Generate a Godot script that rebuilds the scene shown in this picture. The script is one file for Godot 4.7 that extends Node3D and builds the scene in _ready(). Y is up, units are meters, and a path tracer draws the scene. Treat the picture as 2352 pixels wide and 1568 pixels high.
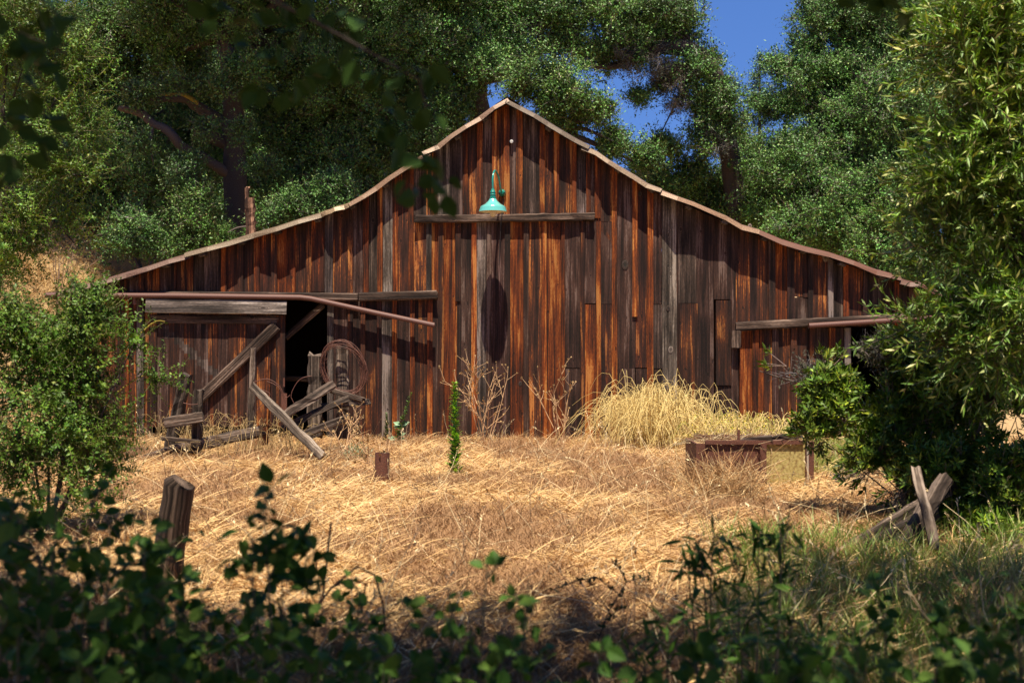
extends Node3D
# An old redwood barn in a dry clearing between oaks. Metres, y up, the barn front stands on z = 0, the camera looks along -z.

const EYE := Vector3(0.0, 1.6, 19.0)
const U := 0.007           # metres on the barn front for one survey unit
var M := {}
var R := RandomNumberGenerator.new()
var lump := FastNoiseLite.new()
var names := {}
var total := 0

# ------------------------------------------------------------------ helpers
class MB:
	var v := PackedVector3Array()
	var n := PackedVector3Array()
	var t := PackedVector2Array()
	var c := PackedColorArray()
	var col := Color(1, 1, 1)
	func tri(a: Vector3, b: Vector3, d: Vector3, ua := Vector2.ZERO, ub := Vector2.ZERO, ud := Vector2.ZERO) -> void:
		var nn := (d - a).cross(b - a)
		if nn.length_squared() < 1e-18:
			return
		nn = nn.normalized()
		v.append(a); v.append(b); v.append(d)
		n.append(nn); n.append(nn); n.append(nn)
		t.append(ua); t.append(ub); t.append(ud)
		c.append(col); c.append(col); c.append(col)
	func quad(a: Vector3, b: Vector3, d: Vector3, e: Vector3, ua := Vector2.ZERO, ub := Vector2.ZERO, ud := Vector2.ZERO, ue := Vector2.ZERO) -> void:
		tri(a, b, d, ua, ub, ud)
		tri(a, d, e, ua, ud, ue)
	func quad_out(a: Vector3, b: Vector3, d: Vector3, e: Vector3, out: Vector3, ua := Vector2.ZERO, ub := Vector2.ZERO, ud := Vector2.ZERO, ue := Vector2.ZERO) -> void:
		if (d - a).cross(b - a).dot(out) < 0.0:
			quad(a, e, d, b, ua, ue, ud, ub)
		else:
			quad(a, b, d, e, ua, ub, ud, ue)
	func smooth_tri(p: Array, nn: Array, uu: Array) -> void:
		var g: Vector3 = (p[2] - p[0]).cross(p[1] - p[0])
		var order := [0, 1, 2]
		if g.dot(nn[0] + nn[1] + nn[2]) < 0.0:
			order = [0, 2, 1]
		for k in order:
			v.append(p[k]); n.append(nn[k]); t.append(uu[k]); c.append(col)
	func box(o: Vector3, x: Vector3, y: Vector3, z: Vector3) -> void:      # centre and three half axes
		for s: float in [-1.0, 1.0]:
			for a: Array in [[x, y, z], [y, z, x], [z, x, y]]:
				var m: Vector3 = o + a[0] * s
				var ly: float = a[1].length() * 2.0
				var lz: float = a[2].length() * 2.0
				var swap := ly < lz
				var u1 := Vector2(0, 0)
				var u2 := Vector2(0, ly / 4.0) if not swap else Vector2(ly / 2.0, 0)
				var u3 := Vector2(lz / 2.0, ly / 4.0) if not swap else Vector2(ly / 2.0, lz / 4.0)
				var u4 := Vector2(lz / 2.0, 0) if not swap else Vector2(0, lz / 4.0)
				quad_out(m - a[1] - a[2], m + a[1] - a[2], m + a[1] + a[2], m - a[1] + a[2], a[0] * s, u1, u2, u3, u4)
	func tube(pts: Array, rad: Array, sides := 6, caps := true, uo := Vector2.ZERO, noise: FastNoiseLite = null, amp := 0.0) -> void:
		var rings := []
		var dirs := []
		var ref := Vector3(0.31, 0.2, 0.93)
		var along := 0.0
		var lens := []
		for k in pts.size():
			var d: Vector3 = (pts[mini(k + 1, pts.size() - 1)] - pts[maxi(k - 1, 0)]).normalized()
			if absf(d.dot(ref)) > 0.95:
				ref = Vector3(0.9, 0.1, 0.3)
			var a := (ref - d * ref.dot(d)).normalized()
			ref = a
			var b := d.cross(a)
			if k > 0:
				along += (pts[k] as Vector3).distance_to(pts[k - 1])
			lens.append(along)
			var ring := []
			var dr := []
			for s in sides + 1:
				var w := TAU * (s % sides) / sides
				var o := a * cos(w) + b * sin(w)
				var r: float = rad[k]
				if noise:
					r *= 1.0 + amp * noise.get_noise_3dv(((pts[k] as Vector3) * 2.2 + o * 0.7) * 22.0)
				ring.append(pts[k] + o * r)
				dr.append(o)
			rings.append(ring)
			dirs.append(dr)
		for k in pts.size() - 1:
			for s in sides:
				var u0 := uo + Vector2(s * 0.12, lens[k] * 0.25)
				var u1 := uo + Vector2((s + 1) * 0.12, lens[k + 1] * 0.25)
				smooth_tri([rings[k][s], rings[k][s + 1], rings[k + 1][s + 1]], [dirs[k][s], dirs[k][s + 1], dirs[k + 1][s + 1]], [u0, Vector2(u1.x, u0.y), u1])
				smooth_tri([rings[k][s], rings[k + 1][s + 1], rings[k + 1][s]], [dirs[k][s], dirs[k + 1][s + 1], dirs[k + 1][s]], [u0, u1, Vector2(u0.x, u1.y)])
		if caps:
			for e: int in [0, pts.size() - 1]:
				var out: Vector3 = (pts[e] - pts[1 if e == 0 else e - 1]).normalized()
				for s in sides:
					var g: Vector3 = (rings[e][s + 1] - pts[e]).cross(rings[e][s] - pts[e])
					if g.dot(out) < 0:
						tri(pts[e], rings[e][s + 1], rings[e][s], uo, uo + Vector2(0.03, 0.01), uo + Vector2(0.0, 0.02))
					else:
						tri(pts[e], rings[e][s], rings[e][s + 1], uo, uo + Vector2(0.03, 0.01), uo + Vector2(0.0, 0.02))
	func mesh() -> ArrayMesh:
		var a := []
		a.resize(Mesh.ARRAY_MAX)
		a[Mesh.ARRAY_VERTEX] = v
		a[Mesh.ARRAY_NORMAL] = n
		a[Mesh.ARRAY_TEX_UV] = t
		a[Mesh.ARRAY_COLOR] = c
		var m := ArrayMesh.new()
		m.add_surface_from_arrays(Mesh.PRIMITIVE_TRIANGLES, a)
		return m

func at(dx: float, dy: float, z: float) -> Vector3:      # survey units seen from the photographer's stand, at the depth z
	var f := (EYE.z - z) / EYE.z
	return Vector3((dx - 1176.0) * U * f, EYE.y - (dy - 784.0) * U * f, z)

func at_ground(dx: float, z: float) -> Vector3:
	var p := at(dx, 784, z)
	p.y = ground_height(p.x, z)
	return p

func numbered(called: String) -> String:
	names[called] = names.get(called, -1) + 1
	return called if names[called] == 0 else "%s_%03d" % [called, names[called]]

func put(mb: MB, called: String, mat: Material, parent: Node = null) -> MeshInstance3D:
	var o := MeshInstance3D.new()
	o.mesh = mb.mesh()
	o.material_override = mat
	if parent == null:
		o.name = numbered(called)
		add_child(o)
	else:
		o.name = called
		parent.add_child(o, true)
	return o

func thing(called: String, label: String, category: String, group := "") -> Node3D:
	var o := Node3D.new()
	o.name = numbered(called)
	add_child(o)
	return tag(o, label, category, group)

func tag(o: Node3D, label: String, category: String, group := "") -> Node3D:
	o.set_meta("label", label)
	o.set_meta("category", category)
	if group:
		o.set_meta("group", group)
	return o

func rr(a: float, b: float) -> float:
	return R.randf_range(a, b)

func rdir() -> Vector3:
	var z := rr(-1, 1)
	var w := rr(0, TAU)
	var q := sqrt(1.0 - z * z)
	return Vector3(q * cos(w), z, q * sin(w))

func frame(y: Vector3, turn: float, s: float) -> Basis:      # a basis whose y runs along the given direction
	y = y.normalized()
	var a := Vector3(0, 0, 1) if absf(y.z) < 0.9 else Vector3(1, 0, 0)
	var x := y.cross(a).normalized()
	return Basis(x, y, x.cross(y)).rotated(y, turn).scaled(Vector3(s, s, s))

func scatter(called: String, mesh: Mesh, mat: Material, parent: Node, places: Array, tints: Array) -> MultiMeshInstance3D:
	var mm := MultiMesh.new()
	mm.transform_format = MultiMesh.TRANSFORM_3D
	mm.use_colors = true
	mm.mesh = mesh
	mm.instance_count = places.size()
	var buf := PackedFloat32Array()
	buf.resize(places.size() * 16)
	var k := 0
	for i in places.size():
		var p: Transform3D = places[i]
		var b := p.basis
		var o := p.origin
		buf[k] = b.x.x; buf[k + 1] = b.y.x; buf[k + 2] = b.z.x; buf[k + 3] = o.x
		buf[k + 4] = b.x.y; buf[k + 5] = b.y.y; buf[k + 6] = b.z.y; buf[k + 7] = o.y
		buf[k + 8] = b.x.z; buf[k + 9] = b.y.z; buf[k + 10] = b.z.z; buf[k + 11] = o.z
		var q: Color = tints[i]
		buf[k + 12] = q.r; buf[k + 13] = q.g; buf[k + 14] = q.b; buf[k + 15] = 1.0
		k += 16
	mm.buffer = buf
	var o2 := MultiMeshInstance3D.new()
	o2.multimesh = mm
	o2.material_override = mat
	if parent == null:
		o2.name = numbered(called)
		add_child(o2)
	else:
		o2.name = called
		parent.add_child(o2, true)
	o2.set_meta("kind", "stuff")
	return o2

# ------------------------------------------------------------------ materials
func streaks(seed_: int, freq: float, w: int, h: int, squash: int) -> PackedByteArray:
	var f := FastNoiseLite.new()
	f.seed = seed_
	f.noise_type = FastNoiseLite.TYPE_SIMPLEX_SMOOTH
	f.frequency = freq
	f.fractal_octaves = 3
	var im := f.get_seamless_image(w, h / squash)
	im.convert(Image.FORMAT_L8)
	if squash > 1:
		im.resize(w, h, Image.INTERPOLATE_CUBIC)
	return im.get_data()

func ramp(stops: Array) -> PackedByteArray:
	var out := PackedByteArray()
	for k in 256:
		var x := k / 255.0
		var i := 0
		while i < stops.size() - 2 and x > stops[i + 1][0]:
			i += 1
		var f: float = clampf((x - stops[i][0]) / (stops[i + 1][0] - stops[i][0]), 0, 1)
		var a: Array = stops[i]
		var b: Array = stops[i + 1]
		var q := Color(lerpf(a[1], b[1], f), lerpf(a[2], b[2], f), lerpf(a[3], b[3], f)).linear_to_srgb()
		out.append(int(clampf(q.r, 0, 1) * 255)); out.append(int(clampf(q.g, 0, 1) * 255)); out.append(int(clampf(q.b, 0, 1) * 255))
	return out

func wood_materials() -> void:
	var w := 512
	var h := 1024       # 2 m by 4 m
	var s1 := streaks(3, 0.03, w, h, 32)
	var s2 := streaks(5, 0.14, w, h, 32)
	var s3 := streaks(8, 0.012, w, h, 4)
	var s4 := streaks(9, 0.2, w, h, 4)
	var kinds := {
		"orange": [[0.0, .03, .011, .006], [.28, .1, .027, .009], [.5, .175, .043, .010], [.72, .27, .069, .013], [.88, .4, .12, .022], [1.0, .54, .24, .065]],
		"mixed": [[0.0, .018, .008, .005], [.4, .05, .019, .011], [.66, .085, .028, .013], [.82, .17, .045, .012], [.93, .3, .085, .018], [1.0, .44, .17, .045]],
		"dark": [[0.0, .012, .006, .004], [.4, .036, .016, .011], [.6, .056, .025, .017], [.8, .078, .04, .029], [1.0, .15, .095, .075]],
		"grey": [[0.0, .025, .018, .015], [.4, .083, .062, .053], [.7, .158, .122, .105], [1.0, .37, .30, .265]],
	}
	var luts := []
	for k in kinds:
		luts.append(ramp(kinds[k]))
	var outs := [PackedByteArray(), PackedByteArray(), PackedByteArray(), PackedByteArray()]
	for k in 4:
		outs[k].resize(w * h * 3)
	var relief := PackedByteArray()
	relief.resize(w * h)
	# knots: centre, half width, half height
	var knots := []
	for k in 34:
		knots.append([R.randi_range(8, w - 9), R.randi_range(12, h - 13), rr(3.0, 6.5), rr(6.0, 12.0)])
	var shift := PackedFloat32Array()
	shift.resize(w * h)
	for q in knots:
		for y in range(maxi(0, int(q[1] - 40)), mini(h, int(q[1] + 40))):
			for x in range(maxi(0, int(q[0] - 18)), mini(w, int(q[0] + 18))):
				var e: float = sqrt(pow((x - q[0]) / q[2], 2) + pow((y - q[1]) / q[3], 2))
				if e < 3.0:
					shift[y * w + x] += (-0.42 if e < 0.55 else (sin(e * 7.0) * 0.22 - 0.05) * (3.0 - e) / 2.4)
	var i := 0
	for y in h:
		for x in w:
			var base := (s1[i] - 127.5) * 0.0038 + (s2[i] - 127.5) * 0.0036 + shift[i]
			var patch := (s3[i] - 127.5) * 0.0032
			var grit := (s4[i] - 127.5) * 0.0016
			var val := 0.47 + base + patch + grit
			var v1 := int(clampf(val + 0.06, 0, 1) * 255) * 3
			var j := i * 3
			for k in 4:
				var lut: PackedByteArray = luts[k]
				outs[k][j] = lut[v1]; outs[k][j + 1] = lut[v1 + 1]; outs[k][j + 2] = lut[v1 + 2]
			relief[i] = int(clampf(0.5 + (s2[i] - 127.5) * 0.003 + (s4[i] - 127.5) * 0.0015 + shift[i] * 0.4, 0, 1) * 255)
			i += 1
	var bump := Image.create_from_data(w, h, false, Image.FORMAT_L8, relief)
	bump.convert(Image.FORMAT_RGBA8)
	bump.bump_map_to_normal_map(1.6)
	var bt := ImageTexture.create_from_image(bump)
	var k2 := 0
	for k in kinds:
		var im := Image.create_from_data(w, h, false, Image.FORMAT_RGB8, outs[k2])
		# old nail holes, spots of dark matter with edges of their own
		for q in 260:
			im.fill_rect(Rect2i(R.randi_range(0, w - 2), R.randi_range(0, h - 3), 1, R.randi_range(2, 3)), Color(0.05, 0.035, 0.03))
		var m := StandardMaterial3D.new()
		m.resource_name = "wood_" + k
		m.albedo_texture = ImageTexture.create_from_image(im)
		m.vertex_color_use_as_albedo = true
		m.roughness = 0.72 if k != "grey" else 0.85
		m.metallic_specular = 0.35
		m.normal_enabled = true
		m.normal_texture = bt
		m.normal_scale = 0.8
		M[k] = m
		k2 += 1

func plain(called: String, col: Color, rough: float, metal := 0.0, back := Color.BLACK) -> StandardMaterial3D:
	var m := StandardMaterial3D.new()
	m.resource_name = called
	m.albedo_color = col.linear_to_srgb()
	m.roughness = rough
	m.metallic = metal
	m.vertex_color_use_as_albedo = true
	if back != Color.BLACK:
		m.backlight_enabled = true
		m.backlight = back
	M[called] = m
	return m

func noisy(called: String, a: Color, b: Color, c: Color, freq: float, scale: float, rough: float, metal := 0.0) -> StandardMaterial3D:
	var f := FastNoiseLite.new()
	f.seed = called.hash() % 1000
	f.frequency = freq
	f.fractal_octaves = 5
	var im := f.get_seamless_image(512, 512)
	im.convert(Image.FORMAT_L8)
	var d := im.get_data()
	var lut := ramp([[0.0, a.r, a.g, a.b], [.5, b.r, b.g, b.b], [1.0, c.r, c.g, c.b]])
	var o := PackedByteArray()
	o.resize(d.size() * 3)
	for i in d.size():
		o[i * 3] = lut[d[i] * 3]; o[i * 3 + 1] = lut[d[i] * 3 + 1]; o[i * 3 + 2] = lut[d[i] * 3 + 2]
	var m := plain(called, Color(1, 1, 1), rough, metal)
	m.albedo_texture = ImageTexture.create_from_image(Image.create_from_data(512, 512, false, Image.FORMAT_RGB8, o))
	m.uv1_triplanar = true
	m.uv1_world_triplanar = true
	m.uv1_scale = Vector3(scale, scale, scale)
	return m

func materials() -> void:
	wood_materials()
	noisy("soil", Color(.16, .095, .045), Color(.34, .21, .09), Color(.5, .34, .16), 0.03, 0.7, 0.95)
	noisy("rust", Color(.05, .018, .011), Color(.12, .042, .026), Color(.22, .09, .05), 0.04, 3.0, 0.6)
	noisy("tin", Color(.07, .028, .018), Color(.19, .125, .07), Color(.42, .35, .25), 0.05, 1.6, 0.5, 0.15)
	noisy("bark", Color(.022, .016, .013), Color(.06, .045, .037), Color(.12, .095, .08), 0.05, 2.0, 0.95)
	noisy("dead_bark", Color(.03, .02, .016), Color(.085, .06, .048), Color(.19, .145, .12), 0.05, 3.0, 0.9)
	noisy("weathered_ply", Color(.17, .09, .025), Color(.4, .31, .105), Color(.52, .43, .17), 0.02, 2.2, 0.8)
	noisy("moss", Color(.1, .08, .02), Color(.3, .22, .03), Color(.42, .32, .05), 0.06, 4.0, 0.95)
	plain("leaf", Color(1, 1, 1), 0.48, 0.0, Color(.45, .5, .18))
	M.leaf.metallic_specular = 0.36
	plain("oak_leaf", Color(1, 1, 1), 0.46)
	M.oak_leaf.metallic_specular = 0.4
	plain("soft_leaf", Color(1, 1, 1), 0.5, 0.0, Color(.6, .65, .25))
	plain("straw", Color(1, 1, 1), 0.75)
	plain("twig", Color(1, 1, 1), 0.85)
	plain("enamel", Color(1, 1, 1), 0.22)
	M.enamel.clearcoat_enabled = true
	M.enamel.clearcoat_roughness = 0.1
	plain("white_enamel", Color(.72, .68, .56), 0.35)
	plain("porcelain", Color(.75, .73, .7), 0.25)
	var g := plain("frosted_glass", Color(.7, .62, .44), 0.3)
	g.metallic_specular = 0.5

# ------------------------------------------------------------------ ground
func ground_height(x: float, z: float) -> float:
	var y := lump.get_noise_2d(x * 9.0, z * 9.0) * 0.10 + lump.get_noise_2d(x * 40.0, z * 40.0) * 0.03
	y *= smoothstep(-0.2, 1.5, z) if z > -8.0 else 1.0
	y += 3.4 * smoothstep(-7.6, -11.5, x) * smoothstep(1.5, -6.0, z)          # the bank that the barn is cut into
	y += 3.2 * smoothstep(-8.5, -17.0, z) * smoothstep(7.0, -3.0, x)
	y += 5.0 * smoothstep(-16.0, -60.0, z)
	return y

func build_ground() -> void:
	var mb := MB.new()
	var xs := []
	var zs := []
	var x := -9.0
	while x <= 9.01:
		xs.append(x); x += 0.3
	for q: float in [10, 12, 14, 17, 21, 27, 36, 50, 80, 140, 300]:
		xs.append(q); xs.append(-q)
	xs.sort()
	var z := -1.0
	while z <= 19.0:
		zs.append(z); z += 0.3
	for q: float in [-2, -3, -4, -5, -6, -7.2, -8.5, -10, -11.5, -13, -15, -17, -20, -25, -32, -42, -60, -100, -300, 20, 22, 25, 30, 40, 60, 120, 300]:
		zs.append(q)
	zs.sort()
	for i in xs.size() - 1:
		for j in zs.size() - 1:
			var q := []
			var nn := []
			for k in [[0, 0], [1, 0], [1, 1], [0, 1]]:
				var px: float = xs[i + k[0]]
				var pz: float = zs[j + k[1]]
				q.append(Vector3(px, ground_height(px, pz), pz))
				nn.append(Vector3(ground_height(px - 0.1, pz) - ground_height(px + 0.1, pz), 0.2, ground_height(px, pz - 0.1) - ground_height(px, pz + 0.1)).normalized())
			var e := [Vector2.ZERO, Vector2.ZERO, Vector2.ZERO]
			mb.smooth_tri([q[0], q[1], q[2]], [nn[0], nn[1], nn[2]], e)
			mb.smooth_tri([q[0], q[2], q[3]], [nn[0], nn[2], nn[3]], e)
	var o := put(mb, "ground", M.soil)
	o.set_meta("kind", "structure")
	o.set_meta("label", "dry bare earth of the clearing under the straw")

# ------------------------------------------------------------------ barn
const RIDGE := [[1166.0, 231.0], [803.0, 470.0], [740.0, 493.0], [146.0, 672.0]]
const FALL := [[1166.0, 231.0], [1516.0, 440.0], [1740.0, 534.0], [2062.0, 640.0], [2192.0, 684.0]]
func roof_y(dx: float) -> float:
	var line := RIDGE if dx < 1166.0 else FALL
	for k in line.size() - 1:
		var a: Array = line[k]
		var b: Array = line[k + 1]
		if (dx - a[0]) * (dx - b[0]) <= 0.0 or k == line.size() - 2:
			return lerpf(a[1], b[1], (dx - a[0]) / (b[0] - a[0]))
	return 700.0

const BEAM := Color(0.6, 0.5, 0.42)      # the brown grey of all sawn beams
const TONE := {
	"O": ["orange", 0.75, 1.0, 0.9, 0.8], "Y": ["orange", 1.15, 1.0, 1.1, 1.0], "M": ["mixed", 1.0, 1.0, 1.0, 1.0], "R": ["mixed", 1.15, 1.0, 0.8, 0.75],
	"B": ["mixed", 0.62, 1.0, 1.0, 1.1], "D": ["dark", 1.0, 1.0, 1.0, 1.0], "G": ["grey", 0.44, 1.0, 0.82, 0.72], "P": ["grey", 0.72, 1.05, 1.0, 0.95], "S": ["grey", 0.6, 1.0, 0.97, 0.94],
}

# one sawn board of the wall between two heights; px are units of the long survey (2500 across), tops follow the roof where y0 is 0
func board(parent: Node, called: String, x0: float, x1: float, y0: float, y1: float, tone: String, z: float, thick: float, slant := 0.0) -> void:
	x0 *= 0.9408; x1 *= 0.9408; y1 *= 0.9408
	var ta: float = roof_y(x0) + 6.0 if y0 == 0.0 else y0 * 0.9408
	var tb: float = roof_y(x1) + 6.0 if y0 == 0.0 else y0 * 0.9408
	if ta > y1 and tb > y1:
		return
	var xa := (x0 - 1176.0) * U
	var xb := (x1 - 1176.0) * U
	var ya := EYE.y - (minf(ta, y1) - 784.0) * U
	var yb := EYE.y - (minf(tb, y1) - 784.0) * U
	var yl := EYE.y - (y1 - 784.0) * U + rr(-0.012, 0.012)
	var spec: Array = TONE[tone]
	var mb := MB.new()
	var b: float = spec[1] * rr(0.8, 1.2)
	mb.col = Color(spec[2] * b, spec[3] * b * rr(0.94, 1.06), spec[4] * b)
	var uo := Vector2(rr(0, 1), rr(0, 1))
	var lean := rr(-0.008, 0.008) + slant
	var seg := 3
	var prev := []
	var ch := 0.004
	for k in seg + 1:
		var f := float(k) / seg
		var la := lerpf(yl, ya, f)
		var lb := lerpf(yl, yb, f)
		var zz := z + lean * (1.0 - f) + (rr(-0.003, 0.003) if k > 0 and k < seg else 0.0)
		var j0 := rr(-0.003, 0.003)
		var j1 := rr(-0.003, 0.003)
		var tw := rr(-0.003, 0.003)
		var row := [Vector3(xa + j0, la, zz - thick), Vector3(xa + j0, la, zz - ch + tw), Vector3(xa + j0 + ch, la, zz + tw), Vector3(xb + j1 - ch, lb, zz - tw), Vector3(xb + j1, lb, zz - ch - tw), Vector3(xb + j1, lb, zz - thick)]
		if k > 0:
			var outs := [Vector3(-1, 0, 0), Vector3(-1, 0, 1), Vector3(0, 0, 1), Vector3(1, 0, 1), Vector3(1, 0, 0)]
			for s in 5:
				var ua := uo + Vector2(row[s].x + (row[s].z - zz) * signf(s - 2.5), -row[s].y * 0.5) * 0.5
				var ub := uo + Vector2(row[s + 1].x + (row[s + 1].z - zz) * signf(s - 1.5), -row[s + 1].y * 0.5) * 0.5
				var uc := uo + Vector2(prev[s + 1].x + (prev[s + 1].z - zz) * signf(s - 1.5), -prev[s + 1].y * 0.5) * 0.5
				var ud := uo + Vector2(prev[s].x + (prev[s].z - zz) * signf(s - 2.5), -prev[s].y * 0.5) * 0.5
				mb.quad_out(row[s], row[s + 1], prev[s + 1], prev[s], outs[s], ua, ub, uc, ud)
		if k == seg or k == 0:
			var o := Vector3(0, 1, 0) if k == seg else Vector3(0, -1, 0)
			mb.quad_out(row[0], row[2], row[3], row[5], o, uo, uo + Vector2(0, .01), uo + Vector2(.1, .01), uo + Vector2(.1, 0))
		prev = row
	put(mb, called, M[spec[0]], parent)

func strips(parent: Node, text: String, y0: float, y1: float, z := 0.0) -> void:
	for item in text.split(",", false):
		var q := item.strip_edges().split(" ", false)
		var tone := q[2].substr(0, 1)
		var ends := y1
		var begins := y0
		if q.size() > 3:
			ends = float(q[3])
		if q.size() > 4:
			begins = float(q[4])
		if q[2].length() > 1:      # a batten nailed over the joint
			board(parent, "batten", float(q[0]), float(q[1]), begins, ends, tone, z + 0.026 + rr(-0.002, 0.004), 0.025)
		else:
			board(parent, "board", float(q[0]) - 1.5, float(q[1]) + 1.5, begins, ends, tone, z + rr(-0.004, 0.003), 0.024)

func timber(mb: MB, a: Vector3, b: Vector3, w: float, h: float, wear := 0.1, face := Vector3(0, 0, 1)) -> void:
	# a sawn or split timber from a to b: chamfered oblong section, edges worn, ends splintered
	var d := (b - a).normalized()
	var y := (face.cross(d)).normalized()
	var zf := d.cross(y).normalized()
	var segs := maxi(3, int(a.distance_to(b) / 0.1))
	var sec := [[-1, -.7], [-.7, -1], [.7, -1], [1, -.7], [1, .7], [.7, 1], [-.7, 1], [-1, .7]]
	var uo := Vector2(rr(0, 1), rr(0, 1))
	var prev := []
	var ends := [[], []]
	var L := a.distance_to(b)
	var per := [0.0, 0.06, 0.3, 0.36, 0.5, 0.56, 0.8, 0.86, 1.0]
	var salt := rr(0, 100)
	var axis := []
	for k in segs + 1:
		var f := float(k) / segs
		var row := []
		for s in 8:
			var jag := 0.0
			if k == 0 or k == segs:
				jag = rr(-1, 1) * wear * minf(w, h) * 1.2
			var g := 1.0 + wear * (lump.get_noise_2d(f * L * 60.0 + salt * 7.0, s * 40.0 + salt) * 1.0 + lump.get_noise_2d(f * L * 260.0, s * 90.0 + salt) * 1.3)
			var o: Vector3 = y * (sec[s][0] * h * 0.5 * g) + zf * (sec[s][1] * w * 0.5 * g)
			row.append(a.lerp(b, f) + o + d * jag + y * sin(f * PI) * lump.get_noise_1d(salt * 30.0) * wear * L * 0.1)
		axis.append(row)
	for k in segs:
		for s in 8:
			var s2 := (s + 1) % 8
			var mid: Vector3 = (axis[k][s] + axis[k][s2]) * 0.5 - a.lerp(b, float(k) / segs)
			var u0 := uo + Vector2(per[s] * (w + h), k * L / segs * 0.25)
			var u1 := uo + Vector2(per[s + 1] * (w + h), (k + 1) * L / segs * 0.25)
			mb.quad_out(axis[k][s], axis[k][s2], axis[k + 1][s2], axis[k + 1][s], mid, u0, Vector2(u1.x, u0.y), u1, Vector2(u0.x, u1.y))
	for e: int in [0, segs]:
		var c := Vector3.ZERO
		for s in 8:
			c += axis[e][s] / 8.0
		var out := -d if e == 0 else d
		c -= out * wear * minf(w, h) * 0.4
		for s in 8:
			var p: Vector3 = axis[e][s]
			var q: Vector3 = axis[e][(s + 1) % 8]
			if (q - c).cross(p - c).dot(out) < 0:
				mb.tri(c, q, p, uo, uo + Vector2(.02, .01), uo + Vector2(0, .01))
			else:
				mb.tri(c, p, q, uo, uo + Vector2(.02, .01), uo + Vector2(0, .01))

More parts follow.
